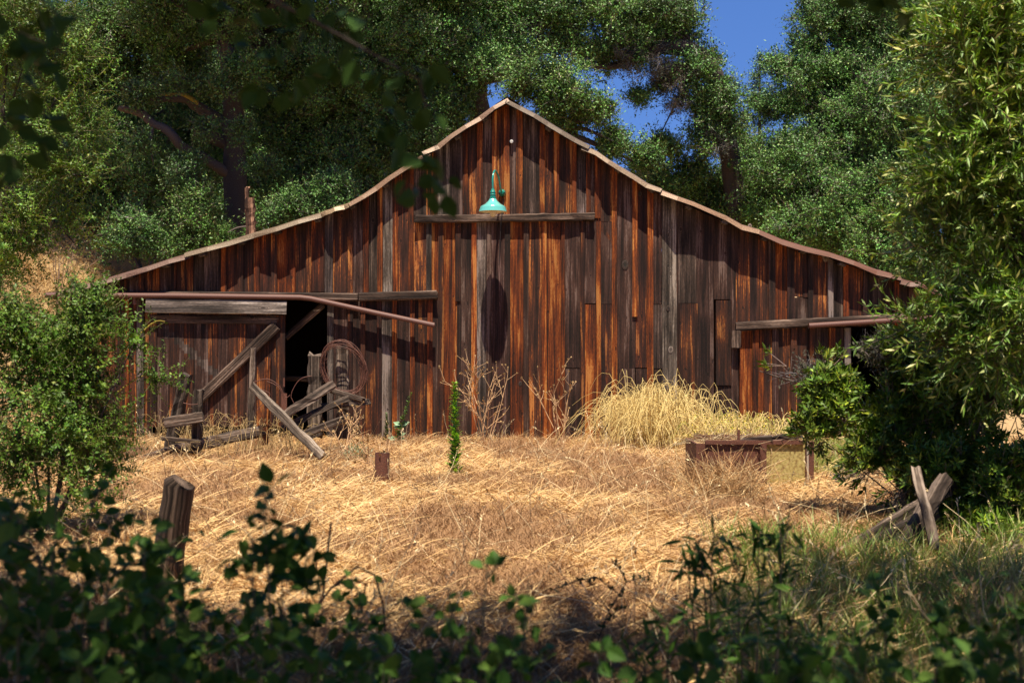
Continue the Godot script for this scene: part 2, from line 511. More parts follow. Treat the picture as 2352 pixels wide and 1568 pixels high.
func build_barn() -> void:
	var barn := thing("barn", "weathered redwood board-and-batten barn with rusty tin gable roof", "barn")
	# lean-to on the side of the doorway, above the door beam
	strips(barn, "165 228 D,228 265 D,265 302 B,302 344 D,344 382 B,382 423 D,423 464 B,464 505 G,505 546 G,546 587 R,587 627 B,627 669 R,669 714 O,714 753 R,753 802 R", 0, 714)
	strips(barn, "259 271 Bb,296 309 Bb,337 351 Bb,375 389 Ob,417 430 Bb,457 471 Ob,498 512 Gb,540 553 Ob,580 594 Mb,620 634 Ob,662 676 Mb,708 721 Ob,746 760 Bb,793 813 Sb", 0, 714)
	strips(barn, "805 856 M,856 893 D,893 927 G,927 964 P,964 1003 M", 0, 716)
	strips(barn, "849 862 Mb,886 900 Ob,921 934 Ob,958 971 Ob,997 1010 Ob", 0, 716)
	# gable above the short beam
	strips(barn, "1006 1047 G,1047 1070 M,1070 1097 P,1097 1136 G,1136 1171 M,1171 1207 D,1207 1237 O,1237 1268 D,1268 1294 D,1294 1323 G,1323 1358 B,1358 1402 M,1402 1436 P,1436 1456 D", 0, 532)
	strips(barn, "1041 1053 Mb,1129 1142 Ob,1164 1178 Ob,1201 1214 Yb,1230 1244 Ob,1261 1276 Yb,1317 1330 Ob,1352 1365 Ob,1397 1408 Ob,1431 1442 Ob,1452 1467 Ob", 0, 532)
	# great middle door, nailed shut
	strips(barn, "1010 1047 M 716,1047 1070 O 716,1072 1117 O,1117 1156 D,1156 1195 P,1195 1238 D,1238 1283 O,1283 1328 M,1328 1374 O,1374 1421 D 899,1421 1461 D 742,1461 1502 D 742", 540, 1072)
	strips(barn, "1041 1054 Sb 714,1069 1083 Bb,1111 1125 Bb 735,1151 1164 Ob,1187 1200 Db,1232 1246 Db,1278 1291 Db,1322 1335 Ob,1370 1379 Ob,1417 1428 Bb,1456 1467 Ob", 540, 1072)
	strips(barn, "1374 1421 D 1072 900,1421 1461 O 1072 743,1461 1502 B 1072 743", 540, 1072, 0.003)
	# full height boards beyond it
	strips(barn, "1467 1502 M 742 540,1502 1549 D 899,1551 1590 B 899,1590 1614 D 742,1618 1652 P 1072,1652 1661 R 1072,1656 1699 G 740,1700 1742 D 1072,1745 1783 D 732,1783 1802 D 1072", 0, 1072)
	strips(barn, "1502 1549 D 1072 900,1554 1590 D 1072 900,1594 1616 G 899 743,1594 1616 D 1072 900,1748 1786 D 1072 942", 0, 1072, 0.003)
	strips(barn, "1660 1701 B 1072 741,1749 1785 B 942 733", 0, 1072, 0.02)
	strips(barn, "1494 1507 Ob 1072,1544 1557 Yb 773,1580 1595 Ob 1072", 0, 1072)
	strips(barn, "1452 1496 M 540", 0, 540)
	# the other lean-to
	strips(barn, "1799 1829 M,1829 1848 D,1848 1884 M,1884 1931 O,1931 1962 R 725,1962 1979 B 725,1979 2028 M,2028 2066 G,2066 2114 M,2114 2155 G,2155 2187 B,2187 2225 D,2225 2262 B,2262 2300 D,2300 2330 D", 0, 796)
	strips(barn, "1932 1979 D 796 726", 0, 796, 0.004)
	strips(barn, "1876 1893 Db,1922 1940 Db,1973 1986 Db,2021 2035 Sb,2059 2073 Ob,2107 2122 Db,2180 2194 Ob,2219 2232 Db,2256 2269 Mb,2294 2307 Db", 0, 794)
	strips(barn, "1808 1838 O,1838 1868 O,1868 1892 R,1892 1938 M,1938 1986 B,1986 2028 D,2028 2064 D,2250 2290 D,2290 2330 B", 800, 1072)
	strips(barn, "1837 1852 Ob,1885 1900 Db,1931 1946 Mb,1976 1994 Bb,2024 2039 Ob,2062 2078 Sb", 800, 1072)
	# under the door beam
	strips(barn, "814 855 D,855 886 D,886 926 B,926 963 P,963 1007 D,1007 1050 B,1050 1071 D", 728, 1068)
	strips(barn, "799 814 Sb,848 862 Bb,880 892 Rb,920 932 Bb,957 969 Ob,1001 1013 Ob,1043 1056 Ob", 728, 1068)
	strips(barn, "165 195 R,195 228 B,228 262 R,262 296 B,296 330 R,330 368 B", 728, 1072, -0.004)
	strips(barn, "305 314 Ob,334 352 Sb", 728, 1072)
	# beams
	var mb := MB.new()
	mb.col = BEAM
	timber(mb, at(953, 503, .05), at(1366, 497, .05), 0.09, 0.125, 0.18)
	put(mb, "lintel_beam", M.grey, barn)
	mb = MB.new()
	mb.col = BEAM
	timber(mb, at(112, 679, .05), at(822, 682, .05), 0.1, 0.12, 0.06)
	put(mb, "door_beam", M.grey, barn)
	mb = MB.new()
	mb.col = BEAM
	timber(mb, at(824, 682, .052), at(1004, 677, .052), 0.1, 0.14, 0.08)
	put(mb, "door_beam", M.grey, barn)
	mb = MB.new()
	mb.col = BEAM
	timber(mb, at(1690, 750, .05), at(2200, 726, .05), 0.1, 0.14, 0.12)
	put(mb, "door_beam", M.grey, barn)
	mb = MB.new()
	mb.col = BEAM
	timber(mb, at(1691, 799, .06), at(1691, 760, .06), 0.1, 0.14, 0.1)
	put(mb, "bracket_block", M.grey, barn)
	# rusty door tracks: rolled steel, open below
	track(barn, [at(104, 679, .14), at(400, 680, .14), at(690, 684, .15), at(715, 687, .15), at(860, 719, .15), at(998, 748, .16)])
	track(barn, [at(1858, 749, .15), at(2080, 735, .15), at(2200, 728, .15)])
	# sliding door, half open
	var door := Node3D.new()
	door.name = "sliding_door"
	barn.add_child(door)
	var seams := [368, 387, 416, 440, 453, 475, 493, 511, 534, 559, 581, 604, 628, 652, 676]
	var tones := "MDMDMDDMDMMDMB"
	for k in 14:
		plank_with_mark(door, seams[k], seams[k + 1], tones[k])
	board(door, "stile", 367, 387, 800, 1040, "B", 0.112, 0.024)
	board(door, "stile", 676, 699, 770, 1042, "B", 0.114, 0.03)
	mb = MB.new()
	mb.col = BEAM
	timber(mb, at(345, 732, .10), at(640, 735, .10), 0.03, 0.13, 0.04)
	put(mb, "top_rail", M.grey, door)
	mb = MB.new()
	mb.col = Color(.85, .85, .83)
	timber(mb, at(334, 702, .17), at(658, 706, .17), 0.05, 0.225, 0.05, Vector3(0, 0.25, 1))
	put(mb, "weather_plank", M.grey, door).set_meta("label", "pale grey weather plank across the head of the door")
	mb = MB.new()
	mb.col = BEAM
	timber(mb, at(634, 748, .135), at(458, 915, .135), 0.05, 0.17, 0.04)
	put(mb, "diagonal_brace", M.grey, door)
	mb = MB.new()
	mb.box(at(652, 878, .13), Vector3(.012, 0, 0), Vector3(0, .07, 0), Vector3(0, 0, .012))
	put(mb, "handle", M.rust, door)
	mb = MB.new()
	mb.box(at(652, 926, .12), Vector3(.045, 0, 0), Vector3(0, .16, 0), Vector3(0, 0, .004))
	put(mb, "kick_plate", M.rust, door)
	mb = MB.new()
	mb.tube([at(309, 700, .12), at(309, 690, .12), at(309, 682, .13)], [.012, .03, .02], 8)
	mb.box(at(309, 694, .12), Vector3(.03, 0, 0), Vector3(0, .035, 0), Vector3(0, 0, .012))
	put(mb, "hanger_wheel", M.rust, barn)
	mb = MB.new()
	mb.box(at(2071, 770, .12), Vector3(.02, 0, 0), Vector3(0, .08, 0), Vector3(0, 0, .01))
	mb.tube([at(2071, 758, .13), at(2071, 752, .14)], [.03, .03], 8)
	put(mb, "hanger_wheel", M.rust, barn)
	# frame inside the doorway
	for q in [[655, 775, 742, 700, -.12, .10], [640, 868, 790, 874, -.5, .08]]:
		mb = MB.new()
		mb.col = BEAM
		timber(mb, at(q[0], q[1], q[4]), at(q[2], q[3], q[4]), 0.06, q[5], 0.06)
		put(mb, "inner_brace", M.grey, barn)
	# an insulator knob under the peak
	mb = MB.new()
	mb.tube([at(1175, 325, .02), at(1175, 325, .05), at(1175, 325, .07)], [.018, .03, .022], 10)
	put(mb, "insulator_knob", M.porcelain, barn)
	# side and back walls close the barn
	var xl := (150.0 - 1176.0) * U
	var xr := (2190.0 - 1176.0) * U
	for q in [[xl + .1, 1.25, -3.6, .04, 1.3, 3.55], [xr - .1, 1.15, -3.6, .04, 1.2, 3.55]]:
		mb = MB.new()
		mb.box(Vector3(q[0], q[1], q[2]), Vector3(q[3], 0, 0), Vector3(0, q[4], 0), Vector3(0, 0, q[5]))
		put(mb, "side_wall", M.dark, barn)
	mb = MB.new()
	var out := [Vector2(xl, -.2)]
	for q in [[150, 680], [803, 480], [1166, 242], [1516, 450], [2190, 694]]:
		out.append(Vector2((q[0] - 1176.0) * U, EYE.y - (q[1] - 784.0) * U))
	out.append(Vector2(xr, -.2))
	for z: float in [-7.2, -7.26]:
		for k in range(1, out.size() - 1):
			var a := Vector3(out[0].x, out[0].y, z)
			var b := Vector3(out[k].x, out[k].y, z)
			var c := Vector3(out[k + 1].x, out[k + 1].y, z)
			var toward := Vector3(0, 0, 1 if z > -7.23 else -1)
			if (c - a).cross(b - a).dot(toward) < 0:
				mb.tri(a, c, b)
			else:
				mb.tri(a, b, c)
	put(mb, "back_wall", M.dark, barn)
	for q in [[1436, 608, 1.5, 0], [1398, 628, 1.2, 1], [790, 626, 1.6, 1], [1195, 881, .8, 0], [1383, 917, .9, 0], [1228, 626, 1.2, 1], [1274, 632, 1.2, 1], [1280, 732, 1.1, 1], [1535, 708, .9, 0], [1541, 803, 1.1, 2], [1723, 520, .9, 2], [1897, 590, 1.5, 2], [1835, 575, 1.0, 1], [925, 545, 1.1, 1], [1470, 445, .8, 0], [1270, 910, 1.0, 1], [1032, 640, .9, 1], [1040, 690, .9, 1], [1770, 562, 1.3, 0], [1650, 885, 1.0, 1], [609, 693, .7, 0], [1008, 812, .9, 1], [1037, 898, 1.0, 1]]:
		if q[3] == 1:
			continue
		var kb := MB.new()
		var kc := at(q[0], q[1], .006)
		var rim: Color = [Color(.045, .026, .018), Color(.09, .036, .02), Color(.2, .15, .12)][q[3]]
		for s in 14:
			var w0 := TAU * s / 14.0
			var w1 := TAU * (s + 1) / 14.0
			var a0: Vector3 = Vector3(cos(w0) * .024, sin(w0) * .036, 0) * q[2]
			var a1: Vector3 = Vector3(cos(w1) * .024, sin(w1) * .036, 0) * q[2]
			kb.col = rim * rr(.6, 1.2)
			kb.quad_out(kc + a0 * 1.5, kc + a1 * 1.5, kc + a1 + Vector3(0, 0, .0035), kc + a0 + Vector3(0, 0, .0035), Vector3(0, 0, 1))
			kb.col = rim * rr(.4, 1.0)
			kb.quad_out(kc + a0 + Vector3(0, 0, .0035), kc + a1 + Vector3(0, 0, .0035), kc + a1 * .6 + Vector3(0, 0, .0025), kc + a0 * .6 + Vector3(0, 0, .0025), Vector3(0, 0, 1))
			kb.col = Color(.012, .009, .007) if q[3] == 0 else rim * rr(.2, .5)
			kb.tri(kc + Vector3(0, 0, .002), kc + a1 * .6 + Vector3(0, 0, .0025), kc + a0 * .6 + Vector3(0, 0, .0025))
		put(kb, "knot", M.twig, barn)
	build_roof(barn)

func plank_with_mark(door: Node, x0: float, x1: float, tone: String) -> void:
	# a door plank; a bleached streak of raised grain crosses the door where an old brace used to be
	var spec: Array = TONE[tone]
	var mb := MB.new()
	var uo := Vector2(rr(0, 1), rr(0, 1))
	var xa := (x0 * 0.9408 - 1176.0) * U + 0.003
	var xb := (x1 * 0.9408 - 1176.0) * U - 0.003
	var z := 0.085 + rr(-.004, .004)
	var top := EYE.y - (700.0 - 784.0) * U
	var low := EYE.y - (979.0 - 784.0) * U
	var rows := 40
	var pm := MB.new()
	var b: float = spec[1] * rr(.85, 1.15) * 0.9
	for k in rows:
		for s in 2:
			var fx0 := lerpf(xa, xb, s * .5)
			var fx1 := lerpf(xa, xb, s * .5 + .5)
			var y0 := lerpf(top, low, float(k) / rows)
			var y1 := lerpf(top, low, float(k + 1) / rows)
			var mx := (fx0 + fx1) * .5 / U + 1176.0
			var my := 784.0 - ((y0 + y1) * .5 - EYE.y) / U
			var off := (my - 760.0) - (mx - 385.0) * 0.87
			var inside := mx > 380.0 and mx < 505.0 and absf(off + lump.get_noise_2d(mx * 9.0, my * 3.0) * 10.0) < 11.0
			var into := mb
			if inside:
				into = pm
				var g := .55 + lump.get_noise_2d(mx * 30.0, my * 5.0) * .3
				pm.col = Color(g, g * .9, g * .85)
			else:
				mb.col = Color(spec[2] * b, spec[3] * b, spec[4] * b)
			into.quad_out(Vector3(fx0, y0, z), Vector3(fx1, y0, z), Vector3(fx1, y1, z), Vector3(fx0, y1, z), Vector3(0, 0, 1), uo + Vector2(fx0, -y0 * .5) * .5, uo + Vector2(fx1, -y0 * .5) * .5, uo + Vector2(fx1, -y1 * .5) * .5, uo + Vector2(fx0, -y1 * .5) * .5)
	if pm.v.size():
		put(pm, "bleached_streak", M.grey, door)
	mb.col = Color(b, b, b)
	mb.quad_out(Vector3(xa, top, z), Vector3(xa, top, z - .022), Vector3(xa, low, z - .022), Vector3(xa, low, z), Vector3(-1, 0, 0))
	mb.quad_out(Vector3(xb, top, z), Vector3(xb, top, z - .022), Vector3(xb, low, z - .022), Vector3(xb, low, z), Vector3(1, 0, 0))
	mb.quad_out(Vector3(xa, top, z - .022), Vector3(xb, top, z - .022), Vector3(xb, low, z - .022), Vector3(xa, low, z - .022), Vector3(0, 0, -1))
	put(mb, "door_plank", M[spec[0]], door)

func track(parent: Node, pts: Array) -> void:
	var mb := MB.new()
	mb.col = Color(.8, .75, .8)
	var prof := []
	for k in 11:
		var w := deg_to_rad(-40.0 + k * 26.0)
		prof.append(Vector2(cos(w), sin(w)) * 0.05)
	for k in pts.size() - 1:
		for s in 10:
			var p: Vector2 = prof[s]
			var q: Vector2 = prof[s + 1]
			var a: Vector3 = pts[k] + Vector3(0, p.y, p.x)
			var b: Vector3 = pts[k] + Vector3(0, q.y, q.x)
			var c: Vector3 = pts[k + 1] + Vector3(0, q.y, q.x)
			var d: Vector3 = pts[k + 1] + Vector3(0, p.y, p.x)
			var na := Vector3(0, p.y, p.x).normalized()
			var nb := Vector3(0, q.y, q.x).normalized()
			var z := Vector2.ZERO
			mb.smooth_tri([a, b, c], [na, nb, nb], [z, z, z])
			mb.smooth_tri([a, c, d], [na, nb, na], [z, z, z])
	put(mb, "door_track", M.rust, parent)

func build_roof(barn: Node) -> void:
	var runs := []
	for line in [RIDGE, FALL]:
		var pts := []
		for q in line:
			pts.append(Vector2((q[0] - 1176.0) * U, EYE.y - (q[1] - 784.0) * U))
		runs.append(pts)
	var depth := 7.4
	var wide := 0.67
	for side in 2:
		var pts: Array = runs[side]
		for k in pts.size() - 1:
			var a: Vector2 = pts[k]
			var b: Vector2 = pts[k + 1]
			var L := a.distance_to(b)
			var n := maxi(1, roundi(L / 1.75))
			for c in n:
				var p := a.lerp(b, float(c) / n)
				var q := a.lerp(b, minf(1.0, (c + 1.0) / n + (0.09 / L)))
				for col in 11:
					sheet(barn, p, q, 0.19 - col * wide, wide, col == 0, 0.012 * (1 - c % 2), side)
	# ridge cap
	var mb := MB.new()
	var top: Vector2 = runs[0][0]
	for s: float in [-1.0, 1.0]:
		var drop := 0.62 if s < 0 else 0.6
		mb.quad_out(Vector3(top.x, top.y + .035, .17), Vector3(top.x + s * .2, top.y + .03 - .2 * drop, .17), Vector3(top.x + s * .2, top.y + .03 - .2 * drop, -depth), Vector3(top.x, top.y + .035, -depth), Vector3(0, 1, 0))
	put(mb, "ridge_cap", M.tin, barn)
	# purlins poke out under the tin
	var ends := [[1115, 256], [1052, 304], [965, 358], [887, 415], [812, 466], [732, 499], [640, 526], [558, 551], [469, 574], [386, 598], [303, 622], [222, 646], [1259, 292], [1339, 339], [1418, 388], [1494, 434], [1580, 474], [1661, 508], [1753, 546], [1841, 575], [1930, 604], [2022, 634], [2110, 663]]
	for e in ends:
		var line: Array = RIDGE if e[0] < 1166 else FALL
		var slope := (roof_y(e[0] + 4.0) - roof_y(e[0] - 4.0)) / 8.0
		var dir := Vector3(1, -slope, 0).normalized()
		var up := Vector3(slope, 1, 0).normalized()
		var c := at(e[0], roof_y(e[0]) + 12.0, 0)
		mb = MB.new()
		var g := rr(.5, 1.0)
		mb.col = Color(g, g, g)
		var outward := rr(.19, .24)
		mb.box(Vector3(c.x, c.y, (outward - depth) * .5), dir * .05, up * .019, Vector3(0, 0, (outward + depth) * .5 - .05))
		put(mb, "purlin", M.grey, barn)

func sheet(barn: Node, p: Vector2, q: Vector2, z0: float, wide: float, first: bool, lift: float, side: int) -> void:
	# corrugated roofing sheet, ribs running down the slope; the outermost is bent down over the gable
	var mb := MB.new()
	var d := (q - p)
	var up := Vector2(-d.y, d.x).normalized()
	if up.y < 0:
		up = -up
	var cols := 16
	var rows := 6 if first else 1
	var grid := []
	var salt := rr(0, 100)
	for r in rows + 1:
		var f := float(r) / rows
		var line := []
		var sag := 0.0
		var edge := 0.0
		if first:
			sag = lump.get_noise_2d(salt * 20.0, r * 45.0) * 0.05 + (rr(.0, .03) if r == rows else 0.0)
			edge = lump.get_noise_2d(salt * 31.0 + 50.0, r * 60.0) * 0.09
		for c in cols + 1:
			var z := z0 - wide * c / cols
			var hgt := lift + cos(c * PI / 2.0) * 0.009 + 0.02
			var drop := 0.0
			if first and c < 3:
				drop = [0.105, 0.03, 0.0][c]
				z += [0.03 + edge, 0.035 + edge * .7, edge * .3][c]
			var o := p.lerp(q, f) + up * (hgt + sag * (1.0 - float(c) / cols) - drop)
			line.append(Vector3(o.x, o.y, z))
		grid.append(line)
	var t := rr(.45, 1.15)
	mb.col = Color(t, t * rr(.75, 1.0), t * rr(.65, .95))
	for r in rows:
		for c in cols:
			mb.quad_out(grid[r][c], grid[r][c + 1], grid[r + 1][c + 1], grid[r + 1][c], Vector3(up.x, up.y, 0.6 if first and c < 2 else 0.0))
			# the sheet's underside, one gauge lower
			var k := Vector3(up.x, up.y, 0) * -0.003
			if first:
				mb.quad_out(grid[r][c] + k, grid[r][c + 1] + k, grid[r + 1][c + 1] + k, grid[r + 1][c] + k, Vector3(-up.x, -up.y, -0.6 if first and c < 2 else 0.0))
	put(mb, "roof_sheet", M.tin if first and rr(0, 1) < .7 else M.rust, barn)

func build_lamp() -> void:
	var lamp := thing("barn_lamp", "turquoise enamel gooseneck lamp hung on the gable under the peak", "lamp")
	var c := at(1132, 486, .55)
	var teal := Color(.12, .45, .40)
	var deep := Color(.012, .2, .15)
	var mb := MB.new()
	mb.col = teal
	lathe(mb, c, [[.222, 0.0], [.2, .07], [.192, .082], [.12, .125], [.075, .165], [.052, .2]], 40)
	put(mb, "shade", M.enamel, lamp)
	mb = MB.new()
	lathe(mb, c, [[.218, .001], [.196, .068], [.188, .078], [.118, .12], [.05, .15]], 40, true)
	put(mb, "shade_lining", M.white_enamel, lamp)
	mb = MB.new()
	mb.col = deep
	lathe(mb, c, [[.052, .198], [.05, .235], [.044, .238], [.044, .262], [.05, .265], [.042, .275], [.042, .3], [.046, .303], [.03, .335], [.02, .36]], 24)
	put(mb, "neck", M.enamel, lamp)
	mb = MB.new()
	mb.col = Color(1, 1, 1)
	lathe(mb, c, [[.0, -.085], [.025, -.08], [.048, -.05], [.055, 0.0], [.055, .06]], 20)
	put(mb, "glass_globe", M.frosted_glass, lamp)
	mb = MB.new()
	mb.col = Color(.02, .24, .185)
	var plate := at(1153, 443, .03)
	var path := []
	var a := c + Vector3(0, .34, 0)
	var ctrl := [a, a + Vector3(0, .2, 0), a + Vector3(.03, .32, -.12), a + Vector3(.08, .26, -.27), plate + Vector3(-.02, .05, .14), plate]
	var cur := Curve3D.new()
	for k in ctrl.size():
		var tan: Vector3 = (ctrl[mini(k + 1, 5)] - ctrl[maxi(k - 1, 0)]) / 6.0
		cur.add_point(ctrl[k], -tan, tan)
	for k in 25:
		path.append(cur.sample_baked(cur.get_baked_length() * k / 24.0, true))
	var rad := []
	rad.resize(25)
	rad.fill(.016)
	mb.tube(path, rad, 10)
	put(mb, "gooseneck", M.enamel, lamp)
	mb = MB.new()
	mb.col = Color(.015, .22, .17)
	var rings := [[.062, 0.0], [.06, .02], [.045, .04], [.022, .05]]
	var pts := []
	var rs := []
	for q in rings:
		pts.append(plate + Vector3(0, 0, q[1]))
		rs.append(q[0])
	mb.tube(pts, rs, 20)
	put(mb, "wall_plate", M.enamel, lamp)
	# the cable that runs down the wall
	mb = MB.new()
	mb.col = Color(.02, .018, .016)
	mb.tube([at(1156, 458, .03), at(1155, 480, .04), at(1152, 497, .125), at(1150, 520, .04), at(1146, 610, .035)], [.006, .006, .006, .006, .006], 5)
	put(mb, "cable", M.twig, lamp)

func lathe(mb: MB, o: Vector3, prof: Array, sides: int, inward := false) -> void:
	for k in prof.size() - 1:
		var a: Array = prof[k]
		var b: Array = prof[k + 1]
		var slope := Vector2(b[1] - a[1], -(b[0] - a[0])).normalized() * (-1.0 if inward else 1.0)
		for s in sides:
			var w0 := TAU * s / sides
			var w1 := TAU * (s + 1) / sides
			var d0 := Vector3(cos(w0), 0, sin(w0))
			var d1 := Vector3(cos(w1), 0, sin(w1))
			var n0 := d0 * slope.x + Vector3(0, slope.y, 0)
			var n1 := d1 * slope.x + Vector3(0, slope.y, 0)
			var y0 := Vector3(0, a[1], 0)
			var y1 := Vector3(0, b[1], 0)
			var z := Vector2.ZERO
			mb.smooth_tri([o + d0 * a[0] + y0, o + d1 * a[0] + y0, o + d1 * b[0] + y1], [n0, n1, n1], [z, z, z])
			mb.smooth_tri([o + d0 * a[0] + y0, o + d1 * b[0] + y1, o + d0 * b[0] + y1], [n0, n1, n0], [z, z, z])

# ------------------------------------------------------------------ foliage
func leaf(mb: MB, o: Vector3, d: Vector3, n: Vector3, L: float, w: float) -> void:      # two folded facets
	var s := d.cross(n).normalized() * w * 0.5
	var m := o + d * L * 0.45 - n * w * 0.12
	var tip := o + d * L
	mb.tri(o, m + s + n * w * .2, tip)
	mb.tri(o, tip, m - s + n * w * .2)

func leaf_shape(L: float, w: float) -> Mesh:      # a near leaf: midrib, curved blade, short stalk; lies along y, faces z
	var mb := MB.new()
	mb.quad(Vector3(-.0012, -.25 * L, 0), Vector3(.0012, -.25 * L, 0), Vector3(.0012, .02 * L, 0), Vector3(-.0012, .02 * L, 0))
	var f := [[0.0, .08], [.18, .72], [.42, 1.0], [.68, .78], [.88, .36], [1.0, .02]]
	for k in 5:
		for s: float in [-1.0, 1.0]:
			var y0: float = f[k][0] * L
			var y1: float = f[k + 1][0] * L
			var b0 := -pow(f[k][0], 2) * .18 * L
			var b1 := -pow(f[k + 1][0], 2) * .18 * L
			var x0: float = f[k][1] * w * .5 * s
			var x1: float = f[k + 1][1] * w * .5 * s
			mb.quad_out(Vector3(0, y0, b0), Vector3(x0, y0, b0 + absf(x0) * .3), Vector3(x1, y1, b1 + absf(x1) * .3), Vector3(0, y1, b1), Vector3(0, 0, 1))
	return mb.mesh()

func clump(kind: String) -> Mesh:
	var mb := MB.new()
	var wood := Color(.10, .08, .065)
	if kind == "oak":          # a few twig ends crowded with small leaves
		for t in 8:
			var d := (rdir() + Vector3(0, .35, 0)).normalized()
			var a := rdir() * .07
			var b := a + d * rr(.14, .42)
			mb.col = wood
			mb.tri(a, b, a + Vector3(.008, 0, .008))
			for k in 5:
				var o := a.lerp(b, rr(.2, 1.0)) + rdir() * .04
				var g := rr(.45, 1.6)
				mb.col = Color(.066 * g, .138 * g, .03 * g) if rr(0, 1) > .12 else Color(.19 * g, .26 * g, .085 * g)
				var n := (Vector3(0, .55, .2) + rdir()).normalized()
				var ld := (rdir() + d * .8)
				ld = (ld - n * ld.dot(n)).normalized()
				leaf(mb, o, ld, n, rr(.036, .078), rr(.022, .042))
	elif kind == "willow":     # a drooping shoot with narrow leaves
		var p := Vector3.ZERO
		var d := Vector3(0, 1, 0)
		mb.col = Color(.16, .12, .06)
		var pts := [p]
		for k in 7:
			d = (d + Vector3(.09, -.02, .03)).normalized()
			p += d * .07
			pts.append(p)
		var rad := [.004, .0038, .0035, .003, .0027, .0024, .002, .0015]
		mb.tube(pts, rad, 3, false)
		for k in 26:
			var f := rr(.1, 1.0) * 7.0
			var o: Vector3 = pts[int(f)].lerp(pts[mini(int(f) + 1, 7)], f - int(f))
			var n := (Vector3(0, .5, .5) + rdir()).normalized()
			var ld := (rdir() * .8 + Vector3(.1, .8, 0))
			ld = (ld - n * ld.dot(n)).normalized()
			var g := rr(.7, 1.35)
			mb.col = Color(.115 * g, .205 * g, .02 * g) if rr(0, 1) > .1 else Color(.36 * g, .4 * g, .13 * g)
			leaf(mb, o, ld, n, rr(.06, .1), rr(.013, .02))
	elif kind == "privet":     # an arching twig, small oval glossy leaves in two rows
		var p := Vector3.ZERO
		var d := Vector3(0, 1, 0)
		var pts := [p]
		for k in 6:
			d = (d + Vector3(.1, -.05, .05)).normalized()
			p += d * .055
			pts.append(p)
		mb.col = Color(.16, .15, .06)
		mb.tube(pts, [.0035, .003, .003, .0026, .0022, .002, .0015], 3, false)
		for k in 22:
			var f := (k + .5) / 22.0 * 6.0
			var o: Vector3 = pts[int(f)].lerp(pts[int(f) + 1], f - int(f))
			var side := Vector3(cos(k * 2.4), .35, sin(k * 2.4)).normalized()
			var n := (Vector3(0, 1, .2) + rdir() * .6).normalized()
			side = (side - n * side.dot(n)).normalized()
			var g := rr(.6, 1.3)
			mb.col = Color(.075 * g, .145 * g, .014 * g) if rr(0, 1) > .18 else Color(.2 * g, .27 * g, .03 * g)
			leaf(mb, o, side, n, rr(.024, .04), rr(.014, .022))
	elif kind == "laurel":     # upright rosette of leathery leaves on a forked stem
		for t in 3:
			var b := Vector3(rr(-.08, .08), rr(.1, .2), rr(-.08, .08))
			mb.col = Color(.2, .16, .13)
			mb.tube([Vector3.ZERO, b], [.004, .003], 3, false)
			for k in 9:
				var w := k * 2.4 + t
				var n := Vector3(-cos(w) * .4, 1, -sin(w) * .4).normalized()
				var ld := Vector3(cos(w), rr(.3, 1.2), sin(w)).normalized()
				n = (n - ld * n.dot(ld)).normalized()
				var g := rr(.6, 1.3)
				mb.col = Color(.075 * g, .13 * g, .015 * g) if k < 6 else Color(.22 * g, .28 * g, .03 * g)
				leaf(mb, b - Vector3(0, k * .006, 0), ld, n, rr(.05, .075), rr(.016, .024))
	elif kind == "twigs":      # bare hanging twigs and dead leaves
		for t in 7:
			var a := rdir() * .06
			var b := a + Vector3(rr(-.12, .12), rr(-.35, .1), rr(-.12, .12))
			mb.col = Color(.085, .075, .068) * rr(.6, 1.3)
			mb.tri(a, b, a + Vector3(.007, 0, .004))
			for k in 2:
				mb.col = Color(.06, .055, .03) * rr(.6, 1.3)
				leaf(mb, a.lerp(b, rr(.3, 1)), rdir(), rdir(), .045, .022)
	return mb.mesh()

